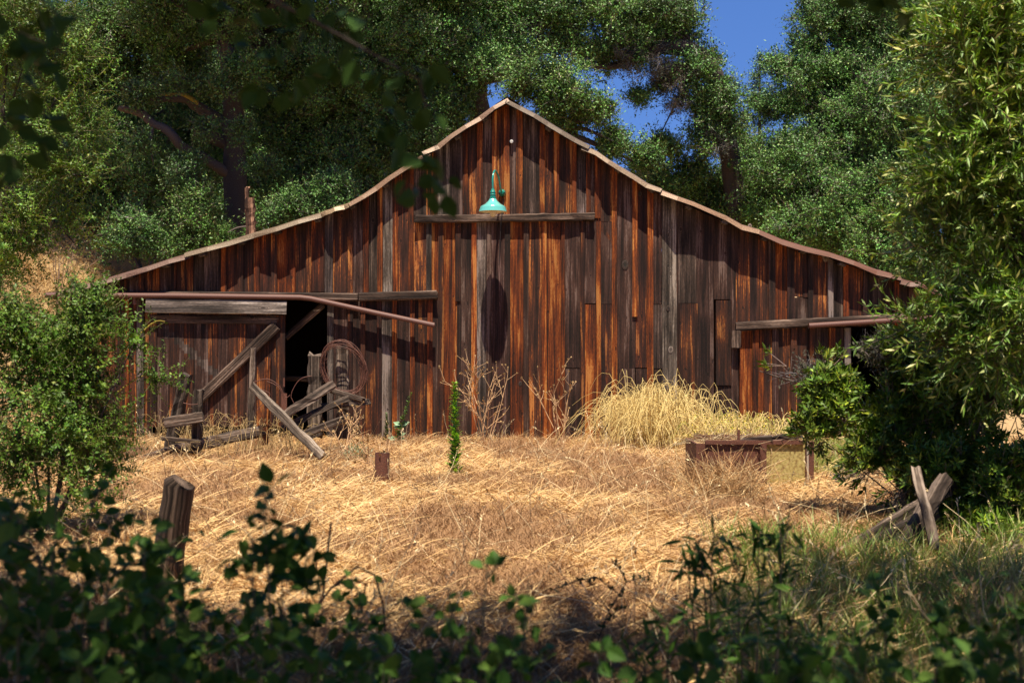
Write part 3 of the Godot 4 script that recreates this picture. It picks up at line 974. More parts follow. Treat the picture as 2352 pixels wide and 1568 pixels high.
# spread clumps through ellipsoids; each blob is [dx, dy, z, radius in survey units at its depth]
func spread(called: String, parent: Node, mesh: Mesh, mat: Material, blobs: Array, per_area: float, size: Array, gap: float, seed_: int, tint := Color(1, 1, 1), up := 0.5, freq := 8.0) -> void:
	var places := []
	var tints := []
	var rg := RandomNumberGenerator.new()
	rg.seed = seed_
	var salt := Vector3(seed_ % 97, seed_ % 53, seed_ % 31) * 3.0
	for b in blobs:
		var c0 := at(b[0], b[1], b[2])
		var f: float = (EYE.z - b[2]) / EYE.z
		var r0: float = b[3] * U * f
		var flat0: float = b[4] if b.size() > 4 else 0.8
		# a bough's foliage is a heap of uneven sprays round its heart
		var subs := [[c0, r0 * .62, flat0, .25]]
		for k in 11:
			var z1 := rg.randf_range(-.8, 1)
			var w1 := rg.randf_range(0, TAU)
			var q1 := sqrt(1.0 - z1 * z1)
			subs.append([c0 + Vector3(q1 * cos(w1), z1 * flat0, q1 * sin(w1)) * r0 * rg.randf_range(.45, .98), r0 * rg.randf_range(.22, .62), rg.randf_range(.5, 1.1), 1.0])
		for sb in subs:
			var c: Vector3 = sb[0]
			var r: float = sb[1]
			var n := int(per_area * (r * r * 12.57 + .02) * sb[3] * .62)
			var mood := rg.randf_range(.72, 1.35)
			for k in n:
				var z := rg.randf_range(-1, 1)
				var w := rg.randf_range(0, TAU)
				var q := sqrt(1.0 - z * z)
				var d := Vector3(q * cos(w), z, q * sin(w))
				var rad := pow(rg.randf(), .55)
				rad *= 1.0 + lump.get_noise_3dv((c + d * r) * freq * 3.0 + salt) * .6
				if rg.randf() < .28:
					rad *= rg.randf_range(1.0, 2.1)
				var p := c + Vector3(d.x * r, d.y * r * sb[2], d.z * r) * rad
				if lump.get_noise_3dv(p * freq * 4.0 + salt) + .6 * lump.get_noise_3dv(p * freq * 11.0) < gap * (.6 + .8 * minf(rad, 1.0)):
					continue
				var dir := (d + Vector3(0, up, 0) + Vector3(rg.randf_range(-.6, .6), rg.randf_range(-.6, .6), rg.randf_range(-.6, .6))).normalized()
				places.append(Transform3D(frame(dir, rg.randf_range(0, TAU), rg.randf_range(size[0], size[1])), p))
				var g := mood * rg.randf_range(.75, 1.3)
				tints.append(Color(tint.r * g * rg.randf_range(.85, 1.2), tint.g * g, tint.b * g * rg.randf_range(.8, 1.2)))
	total += places.size()
	scatter(called, mesh, mat, parent, places, tints)

func limbs(called: String, parent: Node, list: Array, mat: Material, sides := 9) -> void:      # [[points in survey units with depth and thickness], ...]
	var mb := MB.new()
	for l in list:
		var pts := []
		var rad := []
		for q in l:
			var f: float = (EYE.z - q[2]) / EYE.z
			pts.append(at(q[0], q[1], q[2]))
			rad.append(q[3] * .5 * U * f)
		var fine := []
		var fr := []
		for k in pts.size() - 1:
			for s in 4:
				var t := s / 4.0
				var p0: Vector3 = pts[maxi(k - 1, 0)]
				var p3: Vector3 = pts[mini(k + 2, pts.size() - 1)]
				fine.append((pts[k] as Vector3).cubic_interpolate(pts[k + 1], p0, p3, t))
				fr.append(lerpf(rad[k], rad[k + 1], t))
		fine.append(pts[-1]); fr.append(rad[-1])
		mb.tube(fine, fr, sides, true, Vector2.ZERO, lump, .35)
	put(mb, called, mat, parent)

func boughs(blobs: Array, root: Array, thick: float) -> Array:      # limbs from a fork to the heart of every blob
	var out := []
	for b in blobs:
		var mx: float = (root[0] + b[0]) * .5 + rr(-15, 15)
		var my: float = (root[1] + b[1]) * .5 - rr(0, 18)
		out.append([[root[0], root[1], root[2], thick], [mx, my, (root[2] + b[2]) * .5, thick * .6], [b[0], b[1] + b[3] * .1, b[2], thick * .22]])
	return out

func oak(label: String, trunk: Array, fork: Array, blobs: Array, seed_: int, tint := Color(1, 1, 1), density := 60.0, gap := .02, extra := []) -> Node3D:
	var o := thing("oak_tree", label, "tree", "oaks behind the barn")
	limbs("trunk", o, [trunk] + boughs(blobs, fork, trunk[-1][3] * .7) + extra, M.bark)
	spread("crown", o, M.oak_clump, M.oak_leaf, blobs, density, [.8, 1.4], gap, seed_, tint)
	return o

func build_trees() -> void:
	M.oak_clump = clump("oak")
	M.willow_clump = clump("willow")
	M.privet_clump = clump("privet")
	M.laurel_clump = clump("laurel")
	M.twig_clump = clump("twigs")
	# tall oak with the bare dark trunk
	var o := oak("tall dark-trunked oak with a mossy limb behind the low tin eave",
		[[545, 620, -11, 66], [540, 430, -11, 54], [535, 260, -11, 50], [528, 120, -11, 40], [520, -60, -11, 34]], [528, 90, -11],
		[[600, 50, -11.5, 120], [450, 20, -11.5, 130], [700, 170, -11, 100], [400, 120, -12.5, 95], [780, 40, -12, 130], [560, 165, -9.8, 48], [640, -60, -11, 150], [860, 150, -11.5, 90], [470, -170, -8.6, 150], [660, -190, -8.6, 150], [850, -170, -9, 130], [270, -180, -9, 150], [100, -170, -9.5, 150]], 11, Color(1.08, 1.14, 1.0), 62, .02,  # highest crown parts, out of view, are added to shade the wood below
		[[[525, 200, -11, 26], [500, 90, -11, 18], [440, 30, -11.5, 12]], [[520, 330, -11, 34], [450, 300, -10.6, 26]]])
	limbs("dead_limb", o, [[[528, 400, -10.9, 26], [470, 366, -10.6, 25], [420, 338, -10.2, 22], [385, 300, -10, 21], [350, 283, -10, 19], [318, 258, -9.9, 21], [270, 247, -9.8, 11]], [[352, 285, -10, 9], [345, 330, -9.9, 6], [352, 380, -9.9, 2]], [[420, 338, -10.2, 8], [400, 380, -10, 4], [410, 410, -10, 2]]], M.dead_bark)
	limbs("bent_limb", o, [[[530, 290, -11, 30], [480, 262, -10.8, 27], [450, 243, -10.6, 25], [425, 226, -10.4, 21], [370, 226, -10.2, 18], [310, 232, -10, 13]]], M.bark)
	limbs("moss_patch", o, [[[452, 238, -10.54, 14], [428, 221, -10.36, 15], [405, 219, -10.3, 13], [378, 219, -10.2, 12], [345, 223, -10.1, 6]]], M.moss)
	spread("low_sprays", o, M.oak_clump, M.oak_leaf, [[330, 215, -9.6, 34], [410, 190, -9.8, 42], [470, 300, -9.8, 30], [320, 330, -9.6, 30], [430, 400, -9.8, 45], [560, 300, -9.9, 26], [590, 380, -9.9, 30], [500, 200, -9.8, 36]], 65, [.7, 1.2], .0, 111)
	oak("dark oak filling the wood between the tall trunk and the gable",
		[[860, 620, -13, 40], [850, 400, -13, 34], [840, 300, -13, 30]], [845, 320, -13],
		[[850, 310, -12, 125], [710, 330, -12.5, 100], [800, 440, -12, 110], [680, 440, -12.5, 90], [950, 300, -12, 100], [640, 240, -13, 80], [930, 200, -12.5, 80], [760, 250, -12, 70]], 12, Color(1.1, 1.15, 1.05), 62, .02)
	oak("shaded oak at the edge of the wood above the dry bank",
		[[250, 650, -13, 46], [262, 450, -13, 38], [270, 330, -13, 30]], [268, 340, -13],
		[[240, 300, -13, 130], [370, 400, -13, 115], [450, 330, -14, 100], [330, 480, -12.5, 95], [180, 470, -12.5, 105], [330, 60, -13, 140], [200, 120, -13, 130], [90, 260, -13, 130], [70, 60, -13, 150], [440, 200, -14.5, 100]], 13, Color(1.05, 1.12, 1.0), 62, .02)
	# understorey along the eave
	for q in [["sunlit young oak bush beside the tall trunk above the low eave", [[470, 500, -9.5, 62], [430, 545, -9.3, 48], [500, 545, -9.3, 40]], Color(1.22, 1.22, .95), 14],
			["round grey-green bush standing over the dry bank", [[330, 540, -9.8, 62], [270, 555, -9.6, 50], [380, 570, -9.4, 40]], Color(1.12, 1.18, 1.1), 15],
			["bush in shade behind the roof next to the broken snag", [[640, 500, -9, 45], [700, 470, -9.2, 55], [600, 520, -9, 35], [760, 450, -9.4, 50]], Color(1.1, 1.16, 1.05), 16]]:
		var bush := thing("oak_bush", q[0], "bush", "bushes behind the barn")
		limbs("stem", bush, boughs(q[1], [q[1][0][0], 640, -9.4], 10), M.bark, 6)
		spread("foliage", bush, M.oak_clump, M.oak_leaf, q[1], 80, [.7, 1.2], -.02, q[3], q[2])
	# broken snag
	var snag := thing("snag", "broken pointed snag of a dead trunk standing behind the low roof", "stump")
	var sm := MB.new()
	sm.col = Color(1.0, .66, .45)
	timber(sm, at(577, 600, -7.9), at(573, 458, -7.9), .17, .2, .3)
	timber(sm, at(570, 560, -7.95), at(567, 430, -7.95), .1, .1, .35)
	put(sm, "trunk", M.grey, snag)
	limbs("branch", snag, [[[570, 520, -7.9, 5], [545, 523, -7.8, 4], [522, 534, -7.7, 2]]], M.dead_bark, 5)
	# middle oaks over the ridge
	oak("great oak spreading its boughs over the ridge of the barn",
		[[1120, 700, -13, 60], [1110, 400, -13, 52], [1100, 250, -13, 46], [1095, 170, -12.5, 40]], [1095, 165, -12.5],
		[[950, 110, -12, 120], [1010, 30, -12.5, 110], [1110, 60, -12.5, 105], [1090, 135, -11.5, 75], [1010, 270, -12, 62], [1160, 0, -13, 110], [1260, 20, -13, 85], [1180, 130, -12, 38], [1050, 190, -12, 60], [880, 20, -12, 110], [1040, -40, -12, 130]], 17, Color(1.12, 1.2, 1.05), 62, .02,
		[[[1095, 170, -12.5, 26], [1040, 160, -12, 20], [985, 185, -12, 12]], [[1110, 180, -12.5, 30], [1200, 160, -12.6, 22], [1238, 110, -12.8, 18], [1240, 30, -13, 14]]])
	oak("sunlit oak crown rising just behind the ridge",
		[[1290, 600, -10.5, 40], [1290, 400, -10.5, 34], [1285, 300, -10.3, 26]], [1285, 300, -10.3],
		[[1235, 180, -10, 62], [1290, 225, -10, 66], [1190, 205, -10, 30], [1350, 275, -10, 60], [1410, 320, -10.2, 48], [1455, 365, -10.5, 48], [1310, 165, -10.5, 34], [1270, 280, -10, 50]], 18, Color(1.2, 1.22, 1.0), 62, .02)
	o = oak("oak with hanging bare twigs under an arching limb",
		[[1700, 760, -14, 60], [1690, 480, -14, 50], [1668, 300, -13.5, 44], [1640, 170, -13, 40], [1580, 110, -13, 34], [1500, 115, -13, 26], [1430, 148, -13, 20], [1360, 152, -13, 12]], [1610, 130, -13],
		[[1350, 20, -13, 90], [1450, 40, -13, 95], [1530, 60, -13, 85], [1600, 145, -13, 60], [1640, 225, -13, 62], [1555, 190, -13, 42], [1660, 300, -13, 62], [1600, 330, -13.2, 50]  , [1480, 110, -13, 62], [1400, 118, -13, 46], [1330, 120, -13, 44], [1470, 225, -13, 24], [1505, 330, -13.4, 38], [1290, 100, -13, 46], [1530, -20, -13, 60]], 19, Color(1.12, 1.18, 1.05), 62, .02)
	spread("hanging_twigs", o, M.twig_clump, M.twig, [[1480, 150, -12.6, 62], [1540, 180, -12.6, 60], [1440, 120, -12.6, 50], [1210, 60, -12.4, 40], [1560, 250, -12.8, 50], [1640, 330, -12.8, 40]], 26, [.8, 1.6], -.1, 20)
	oak("yellow-green oak standing in full sun beyond the lower roof",
		[[1610, 760, -15, 40], [1610, 520, -15, 34], [1612, 450, -15, 26]], [1612, 460, -15],
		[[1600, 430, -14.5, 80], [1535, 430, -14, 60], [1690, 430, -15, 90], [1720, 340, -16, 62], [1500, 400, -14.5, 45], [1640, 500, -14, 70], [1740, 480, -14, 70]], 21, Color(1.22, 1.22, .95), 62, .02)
	oak("broad oak against the open sky behind the far lean-to",
		[[1950, 760, -14, 70], [1950, 500, -14, 58], [1940, 330, -14, 48], [1930, 240, -14, 40]], [1930, 260, -14],
		[[1870, 130, -14, 66], [1950, 50, -14, 95], [2050, 90, -14, 130], [1890, 250, -13.8, 120], [2050, 270, -13.5, 140], [1820, 380, -13, 115], [1950, 420, -13, 130], [2090, 460, -13, 130], [1850, 510, -12, 90], [1990, 560, -12, 95], [1790, 250, -14, 55], [2180, 200, -14, 140], [2250, 60, -14, 140], [2100, 600, -12, 90], [2200, 420, -13, 130], [1790, 150, -14, 26], [1935, -20, -14, 80]], 22, Color(1.14, 1.22, 1.05), 62, .02)
	var sap := thing("sapling", "thin upright sapling against the blue sky between two oaks", "tree")
	limbs("trunk", sap, [[[1745, 600, -17, 12], [1745, 300, -17, 8], [1746, 125, -17, 2]]], M.bark, 6)
	spread("crown", sap, M.oak_clump, M.oak_leaf, [[1745, 260, -17, 34, 1.4], [1744, 190, -17, 20, 1.8], [1746, 140, -17, 9, 2.2], [1728, 230, -17, 14]], 60, [.6, 1.0], -.1, 23, Color(1.08, 1.15, 1.05))
	# wood further back
	var k := 0
	for q in [["distant oak deep in the wood on the shaded hillside", [[120, 380, -24, 150], [60, 180, -24, 160], [220, 220, -24, 140], [120, 520, -22, 120]]],
			["far oak glimpsed through the gaps beside the tall trunk", [[480, 420, -24, 140], [420, 260, -24, 140], [560, 300, -24, 130], [540, 120, -24, 140], [350, 520, -22, 110], [560, 500, -22, 110]]],
			["far oak behind the wood next to the gable roof", [[720, 380, -24, 130], [700, 180, -24, 140], [850, 200, -24, 130], [880, 380, -24, 130], [780, 480, -22, 110], [980, 380, -22, 80]]],
			["distant oak behind the broad oak and the willow", [[1850, 420, -26, 120], [2000, 250, -26, 140], [2150, 120, -26, 140], [2150, 400, -26, 150], [2280, 300, -26, 150], [2000, 500, -24, 120], [1720, 470, -26, 80], [1800, 550, -20, 90], [1950, 590, -20, 100], [2080, 640, -20, 110], [2250, 640, -18, 130], [2300, 800, -12, 120]]]]:
		var far := thing("oak_tree", q[0], "tree", "oaks behind the barn")
		limbs("trunk", far, [[[q[1][0][0], 700, -24, 40], [q[1][0][0], q[1][0][1], -24, 26]]] + boughs(q[1], [q[1][0][0], q[1][0][1] + 60, -24], 16), M.bark, 6)
		spread("crown", far, M.oak_clump, M.oak_leaf, q[1], 22, [1.5, 2.6], -.2, 30 + k, Color(1.1, 1.16, 1.0))
		k += 1
	# leafy tree at the left edge, in front of the bank
	var lt := thing("leafy_tree", "small-leaved bright green tree leaning in front of the dry bank", "tree")
	var lb := [[50, 150, 4, 95], [140, 235, 4, 82], [50, 350, 4.5, 95], [190, 300, 4, 52], [110, 500, 4.5, 72], [30, 580, 4.5, 80], [30, 40, 4, 90], [180, 130, 4, 50], [170, 555, 4.2, 34], [200, 400, 4.4, 34]]
	limbs("trunk", lt, [[[-40, 1060, 4, 40], [-20, 700, 4, 34], [10, 400, 4, 26]]] + boughs(lb, [10, 420, 4], 14), M.bark)
	spread("crown", lt, M.privet_clump, M.leaf, lb, 130, [.8, 1.5], .0, 41, Color(1.05, 1.05, 1.0), .2)
	# willow
	var wt := thing("willow", "tall yellow-green willow with narrow leaves leaning over the far lean-to", "tree")
	var wb := [[2276, 60, 9.7, 105], [2226, 150, 9.7, 48], [2186, 225, 9.7, 36], [2256, 260, 9.7, 88], [2320, 330, 9.7, 96], [2196, 330, 9.7, 36], [2176, 410, 9.7, 26], [2256, 420, 9.7, 74], [2280, 540, 9.7, 79], [2206, 600, 9.7, 61], [2176, 640, 9.7, 35], [2141, 690, 9.7, 22], [2256, 680, 9.7, 79], [2320, 760, 9.7, 88], [2330, 130, 9.7, 88], [2186, 720, 9.7, 52], [2106, 735, 9.7, 17], [2290, 640, 9.7, 79], [2340, 480, 9.7, 79], [2226, 20, 9.7, 61], [2176, 790, 9.7, 26]]
	limbs("trunk", wt, [[[2440, 1280, 9.8, 40], [2420, 1000, 9.8, 34], [2390, 750, 9.8, 26], [2350, 500, 9.8, 18], [2320, 250, 9.8, 10]]] + boughs(wb, [2390, 700, 9.8], 7), M.bark)
	spread("crown", wt, M.willow_clump, M.soft_leaf, wb, 290, [.75, 1.25], .17, 42, Color(1, 1, 1), .15)
	# laurel shrub
	var ls := thing("laurel_shrub", "leathery-leaved dark green shrub with a lit branch before the far doorway", "shrub")
	var la := [[1795, 838, 8.2, 20, .6], [1845, 826, 8.2, 28, .5], [1835, 868, 8.2, 16, .5], [1880, 850, 8.3, 20, .5], [1905, 915, 8.4, 40], [1960, 925, 8.5, 46], [2030, 935, 8.6, 56], [2075, 815, 8.6, 30], [1930, 990, 8.6, 46], [2060, 1000, 8.6, 72], [2180, 980, 8.8, 90], [2290, 900, 8.9, 100], [2120, 1090, 9.2, 74], [2260, 1100, 9.4, 100], [2320, 1230, 9.6, 100], [2220, 1210, 9.7, 66], [2000, 1060, 8.9, 44], [1880, 1000, 8.6, 20], [2130, 880, 8.7, 50], [2210, 860, 8.8, 60], [2335, 1000, 8.9, 70], [2340, 1100, 9, 70], [2300, 1290, 9.9, 80], [2225, 1290, 10, 46], [2335, 1370, 10.3, 60], [2345, 930, 8.9, 60], [2330, 850, 8.9, 50]]
	limbs("stems", ls, boughs(la, [2240, 1300, 9.2], 6) + [[[1870, 880, 8.4, 5], [1820, 875, 8.2, 4], [1770, 860, 8.2, 3], [1745, 852, 8.2, 2]]], M.dead_bark, 6)
	spread("foliage", ls, M.laurel_clump, M.leaf, la, 400, [.8, 1.35], .2, 43, Color(1.15, 1.15, 1), .8)
	spread("bare_twigs", ls, M.twig_clump, M.twig, [[1960, 1130, 6.4, 70], [2100, 1180, 9.2, 80], [2060, 800, 8.6, 70], [1860, 850, 8.2, 40]], 110, [.5, .9], -.1, 44)
	# bush on the other side
	var bs := thing("privet_bush", "glossy small-leaved green bush in front of the closed wall beside the door", "bush")
	var bb := [[120, 780, 9.4, 90], [60, 900, 9.4, 110], [165, 900, 9.4, 85], [140, 1020, 9.4, 105], [50, 1080, 9.8, 90], [205, 790, 9.4, 44], [215, 990, 9.4, 48], [210, 730, 9.4, 26], [20, 760, 9.6, 70], [160, 1120, 10.0, 60], [275, 830, 9.3, 16], [310, 780, 9.3, 10]]
	limbs("stems", bs, boughs(bb, [110, 1250, 9.6], 9), M.bark, 6)
	var shoots := []
	for q in [[260, 830, 345, 745, 378, 738], [270, 900, 330, 862, 382, 878], [240, 760, 215, 700, 222, 678], [180, 760, 150, 700, 170, 690]]:
		shoots.append([[q[0], q[1], 9.3, 4], [q[2], q[3], 9.2, 3], [q[4], q[5], 9.2, 1.5]])
	limbs("shoots", bs, shoots, M.moss, 5)
	spread("foliage", bs, M.privet_clump, M.leaf, bb + [[350, 748, 9.2, 12], [310, 790, 9.2, 12], [365, 872, 9.2, 11], [218, 690, 9.2, 12]], 380, [.7, 1.15], .0, 45, Color(1, 1, 1), .2)

# ------------------------------------------------------------------ grass and weeds
func tuft(kind: String) -> Mesh:
	var mb := MB.new()
	var n: int = {"upright": 18, "mat": 34, "brush": 30, "green": 16}[kind]
	for k in n:
		var w := rr(0, TAU)
		var out := Vector3(cos(w), 0, sin(w))
		var o := Vector3(rr(-.09, .09), -.01, rr(-.09, .09))
		var L := rr(.1, .26)
		var lift := rr(.4, 1.4)
		var bw := rr(.0022, .0045)
		if kind == "mat":
			o.y = rr(.0, .07)
			lift = rr(-.1, .5)
			L = rr(.05, .2) if k % 9 else rr(.2, .38)
			bw = rr(.0014, .003)
		elif kind == "brush":
			o.y = rr(0, .06)
			lift = rr(.0, 1.6)
			L = rr(.04, .17)
			bw = rr(.0012, .0026)
		elif kind == "green":
			L = rr(.2, .5)
			lift = rr(1.0, 3.5)
			bw = rr(.003, .006)
		var d := (out + Vector3(0, lift, 0)).normalized()
		var side := d.cross(Vector3(rr(-1, 1), rr(-1, 1), rr(-1, 1))).normalized() * bw
		var g := rr(.7, 1.25)
		if kind == "brush":
			mb.col = Color(g, g * .97, g * .93)
		else:
			mb.col = Color(g, g * rr(.93, 1.0), g * rr(.8, 1.0))
		var m := o + d * L * .55
		var t := o + d * L + Vector3(rr(-.3, .3), -rr(.1, .45), rr(-.3, .3)) * L * .5
		mb.tri(o - side, o + side, m + side * .8)
		mb.tri(o - side, m + side * .8, m - side * .8)
		mb.tri(m - side * .8, m + side * .8, t)
	return mb.mesh()

func build_grass() -> void:
	var kinds := ["upright", "mat", "brush"]
	var mesh := {}
	var places := {}
	var tints := {}
	for k in kinds + ["green"]:
		mesh[k] = tuft(k)
		places[k] = []
		tints[k] = []
	var pat := FastNoiseLite.new()
	pat.seed = 77
	pat.frequency = 0.35
	pat.fractal_octaves = 3
	var n := 40000
	for i in n:
		# even over what can be seen of the clearing
		var z := 14.2 - pow(rr(0, 1), 1.25) * 14.6
		var half := (EYE.z - z) * .45 + 1.0
		var x := rr(-half, half)
		if z < .12 and absf(x) < 7.3:
			continue
		if pat.get_noise_2d(x * 2.6 + 90.0, z * 2.6) < -.3 and rr(0, 1) < .75:      # bare trodden earth
			continue
		var v := pat.get_noise_2d(x, z * 1.3) + rr(-.3, .3)
		var kind := "brush" if v > .02 else ("mat" if rr(0, 1) < .62 else "upright")
		var s := rr(.5, 1.25) * (.75 if kind == "upright" else 1.0)
		var p := Vector3(x, ground_height(x, z), z)
		places[kind].append(Transform3D(frame(Vector3(rr(-.2, .2), 1, rr(-.2, .2)), rr(0, TAU), s), p))
		var g := rr(.8, 1.2)
		if kind == "brush":
			tints[kind].append(Color(.36 * g, .2 * g, .09 * g))
		else:
			var warm := smoothstep(-.3, .25, v)
			tints[kind].append(Color(lerpf(.66, .53, warm) * g, lerpf(.435, .305, warm) * g, lerpf(.2, .12, warm) * g))
	# the bank and the slope behind
	for i in 5000:
		var x := rr(-17, -7.4)
		var z := rr(-16, 2.0)
		var g := rr(.8, 1.2)
		places.upright.append(Transform3D(frame(Vector3(0, 1, 0), rr(0, TAU), rr(1.0, 1.7)), Vector3(x, ground_height(x, z), z)))
		tints.upright.append(Color(.5 * g, .33 * g, .14 * g))
	var what := {"upright": ["dry_grass", "standing tufts of pale dry grass over the clearing"], "mat": ["matted_straw", "flattened golden straw covering the clearing"], "brush": ["brown_stubble", "patches of brown dead stubble in the straw"]}
	for k in kinds:
		var o := scatter(what[k][0], mesh[k], M.straw, null, places[k], tints[k])
		o.set_meta("label", what[k][1])
		o.set_meta("category", "grass")
	var sm := MB.new()
	sm.tube([Vector3(0, 0, 0), Vector3(.03, .2, .01), Vector3(.0, .42, .03), Vector3(-.05, .62, .02)], [.0035, .003, .0025, .0012], 3, false)
	for k in 5:
		leaf(sm, Vector3(-.03, .5 + k * .025, .02), (rdir() + Vector3(0, 1, 0)).normalized(), rdir(), .04, .012)
	var sp := []
	var st := []
	for i in 2200:
		var z := 14.0 - pow(rr(0, 1), 1.1) * 13.6
		var x := rr(-1, 1) * ((EYE.z - z) * .45 + .5)
		var lay := Vector3(rr(-1, 1), rr(.0, .5) if rr(0, 1) < .75 else 1.2, rr(-1, 1))
		sp.append(Transform3D(frame(lay, rr(0, TAU), rr(.4, 1.0)), Vector3(x, ground_height(x, z) + rr(.02, .09), z)))
		var g := rr(.6, 1.2)
		st.append(Color(.72 * g, .54 * g, .3 * g) if rr(0, 1) < .6 else Color(.2 * g, .12 * g, .06 * g))
	var so := scatter("loose_stalks", sm.mesh(), M.straw, null, sp, st)
	so.set_meta("label", "loose broken stalks scattered over the straw")
	so.set_meta("category", "grass")
	# green grass in the shade by the fallen timbers
	for i in 1300:
		var q := at_ground(rr(1640, 2480), rr(9.6, 14.2))
		if q.x < 1.2 + (14.0 - q.z) * .18 - rr(0, .5):
			continue
		places.green.append(Transform3D(frame(Vector3(rr(-.3, .3), 1, rr(-.3, .3)), rr(0, TAU), rr(.4, .9)), q))
		var g := rr(.7, 1.3)
		tints.green.append(Color(.2 * g, .29 * g, .05 * g) if rr(0, 1) < .7 else Color(.42 * g, .34 * g, .14 * g))
	for i in 700:      # green flush under the mustard and behind the box
		var q := at_ground(rr(1640, 2050), rr(1.0, 5.5))
		places.green.append(Transform3D(frame(Vector3(rr(-.3, .3), 1, rr(-.3, .3)), rr(0, TAU), rr(.45, .8)), q))
		var g := rr(.8, 1.3)
		tints.green.append(Color(.26 * g, .3 * g, .06 * g))
	var gr := scatter("green_grass", mesh.green, M.soft_leaf, null, places.green, tints.green)
	gr.set_meta("label", "tall fresh green grass around the fallen timbers")
	gr.set_meta("category", "grass")

func weed_stems(mb: MB, buds: MB, o: Vector3, d: Vector3, L: float, r: float, depth: int, spreadw: float) -> void:
	var p := o
	var pts := [p]
	var rad := [r]
	for k in 4:
		d = (d + rdir() * .1 + Vector3(0, .03, 0)).normalized()
		p += d * L / 4.0
		pts.append(p)
		rad.append(r * (1.0 - .12 * (k + 1)))
		if depth > 0 and k > 0:
			for s in R.randi_range(0, 2):
				weed_stems(mb, buds, p, (d + rdir() * spreadw).normalized(), L * rr(.3, .6), r * .6, depth - 1, spreadw)
	mb.tube(pts, rad, 4, false)
	if depth == 0 or rr(0, 1) < .6:
		for k in 2:
			buds.col = Color(.42, .27, .12) * rr(.7, 1.2)
			leaf(buds, p, (d + rdir() * .5).normalized(), rdir(), minf(.045, r * 9.0), minf(.034, r * 7.0))
			leaf(buds, p, (d + rdir() * .5).normalized(), rdir(), minf(.045, r * 9.0), minf(.034, r * 7.0))

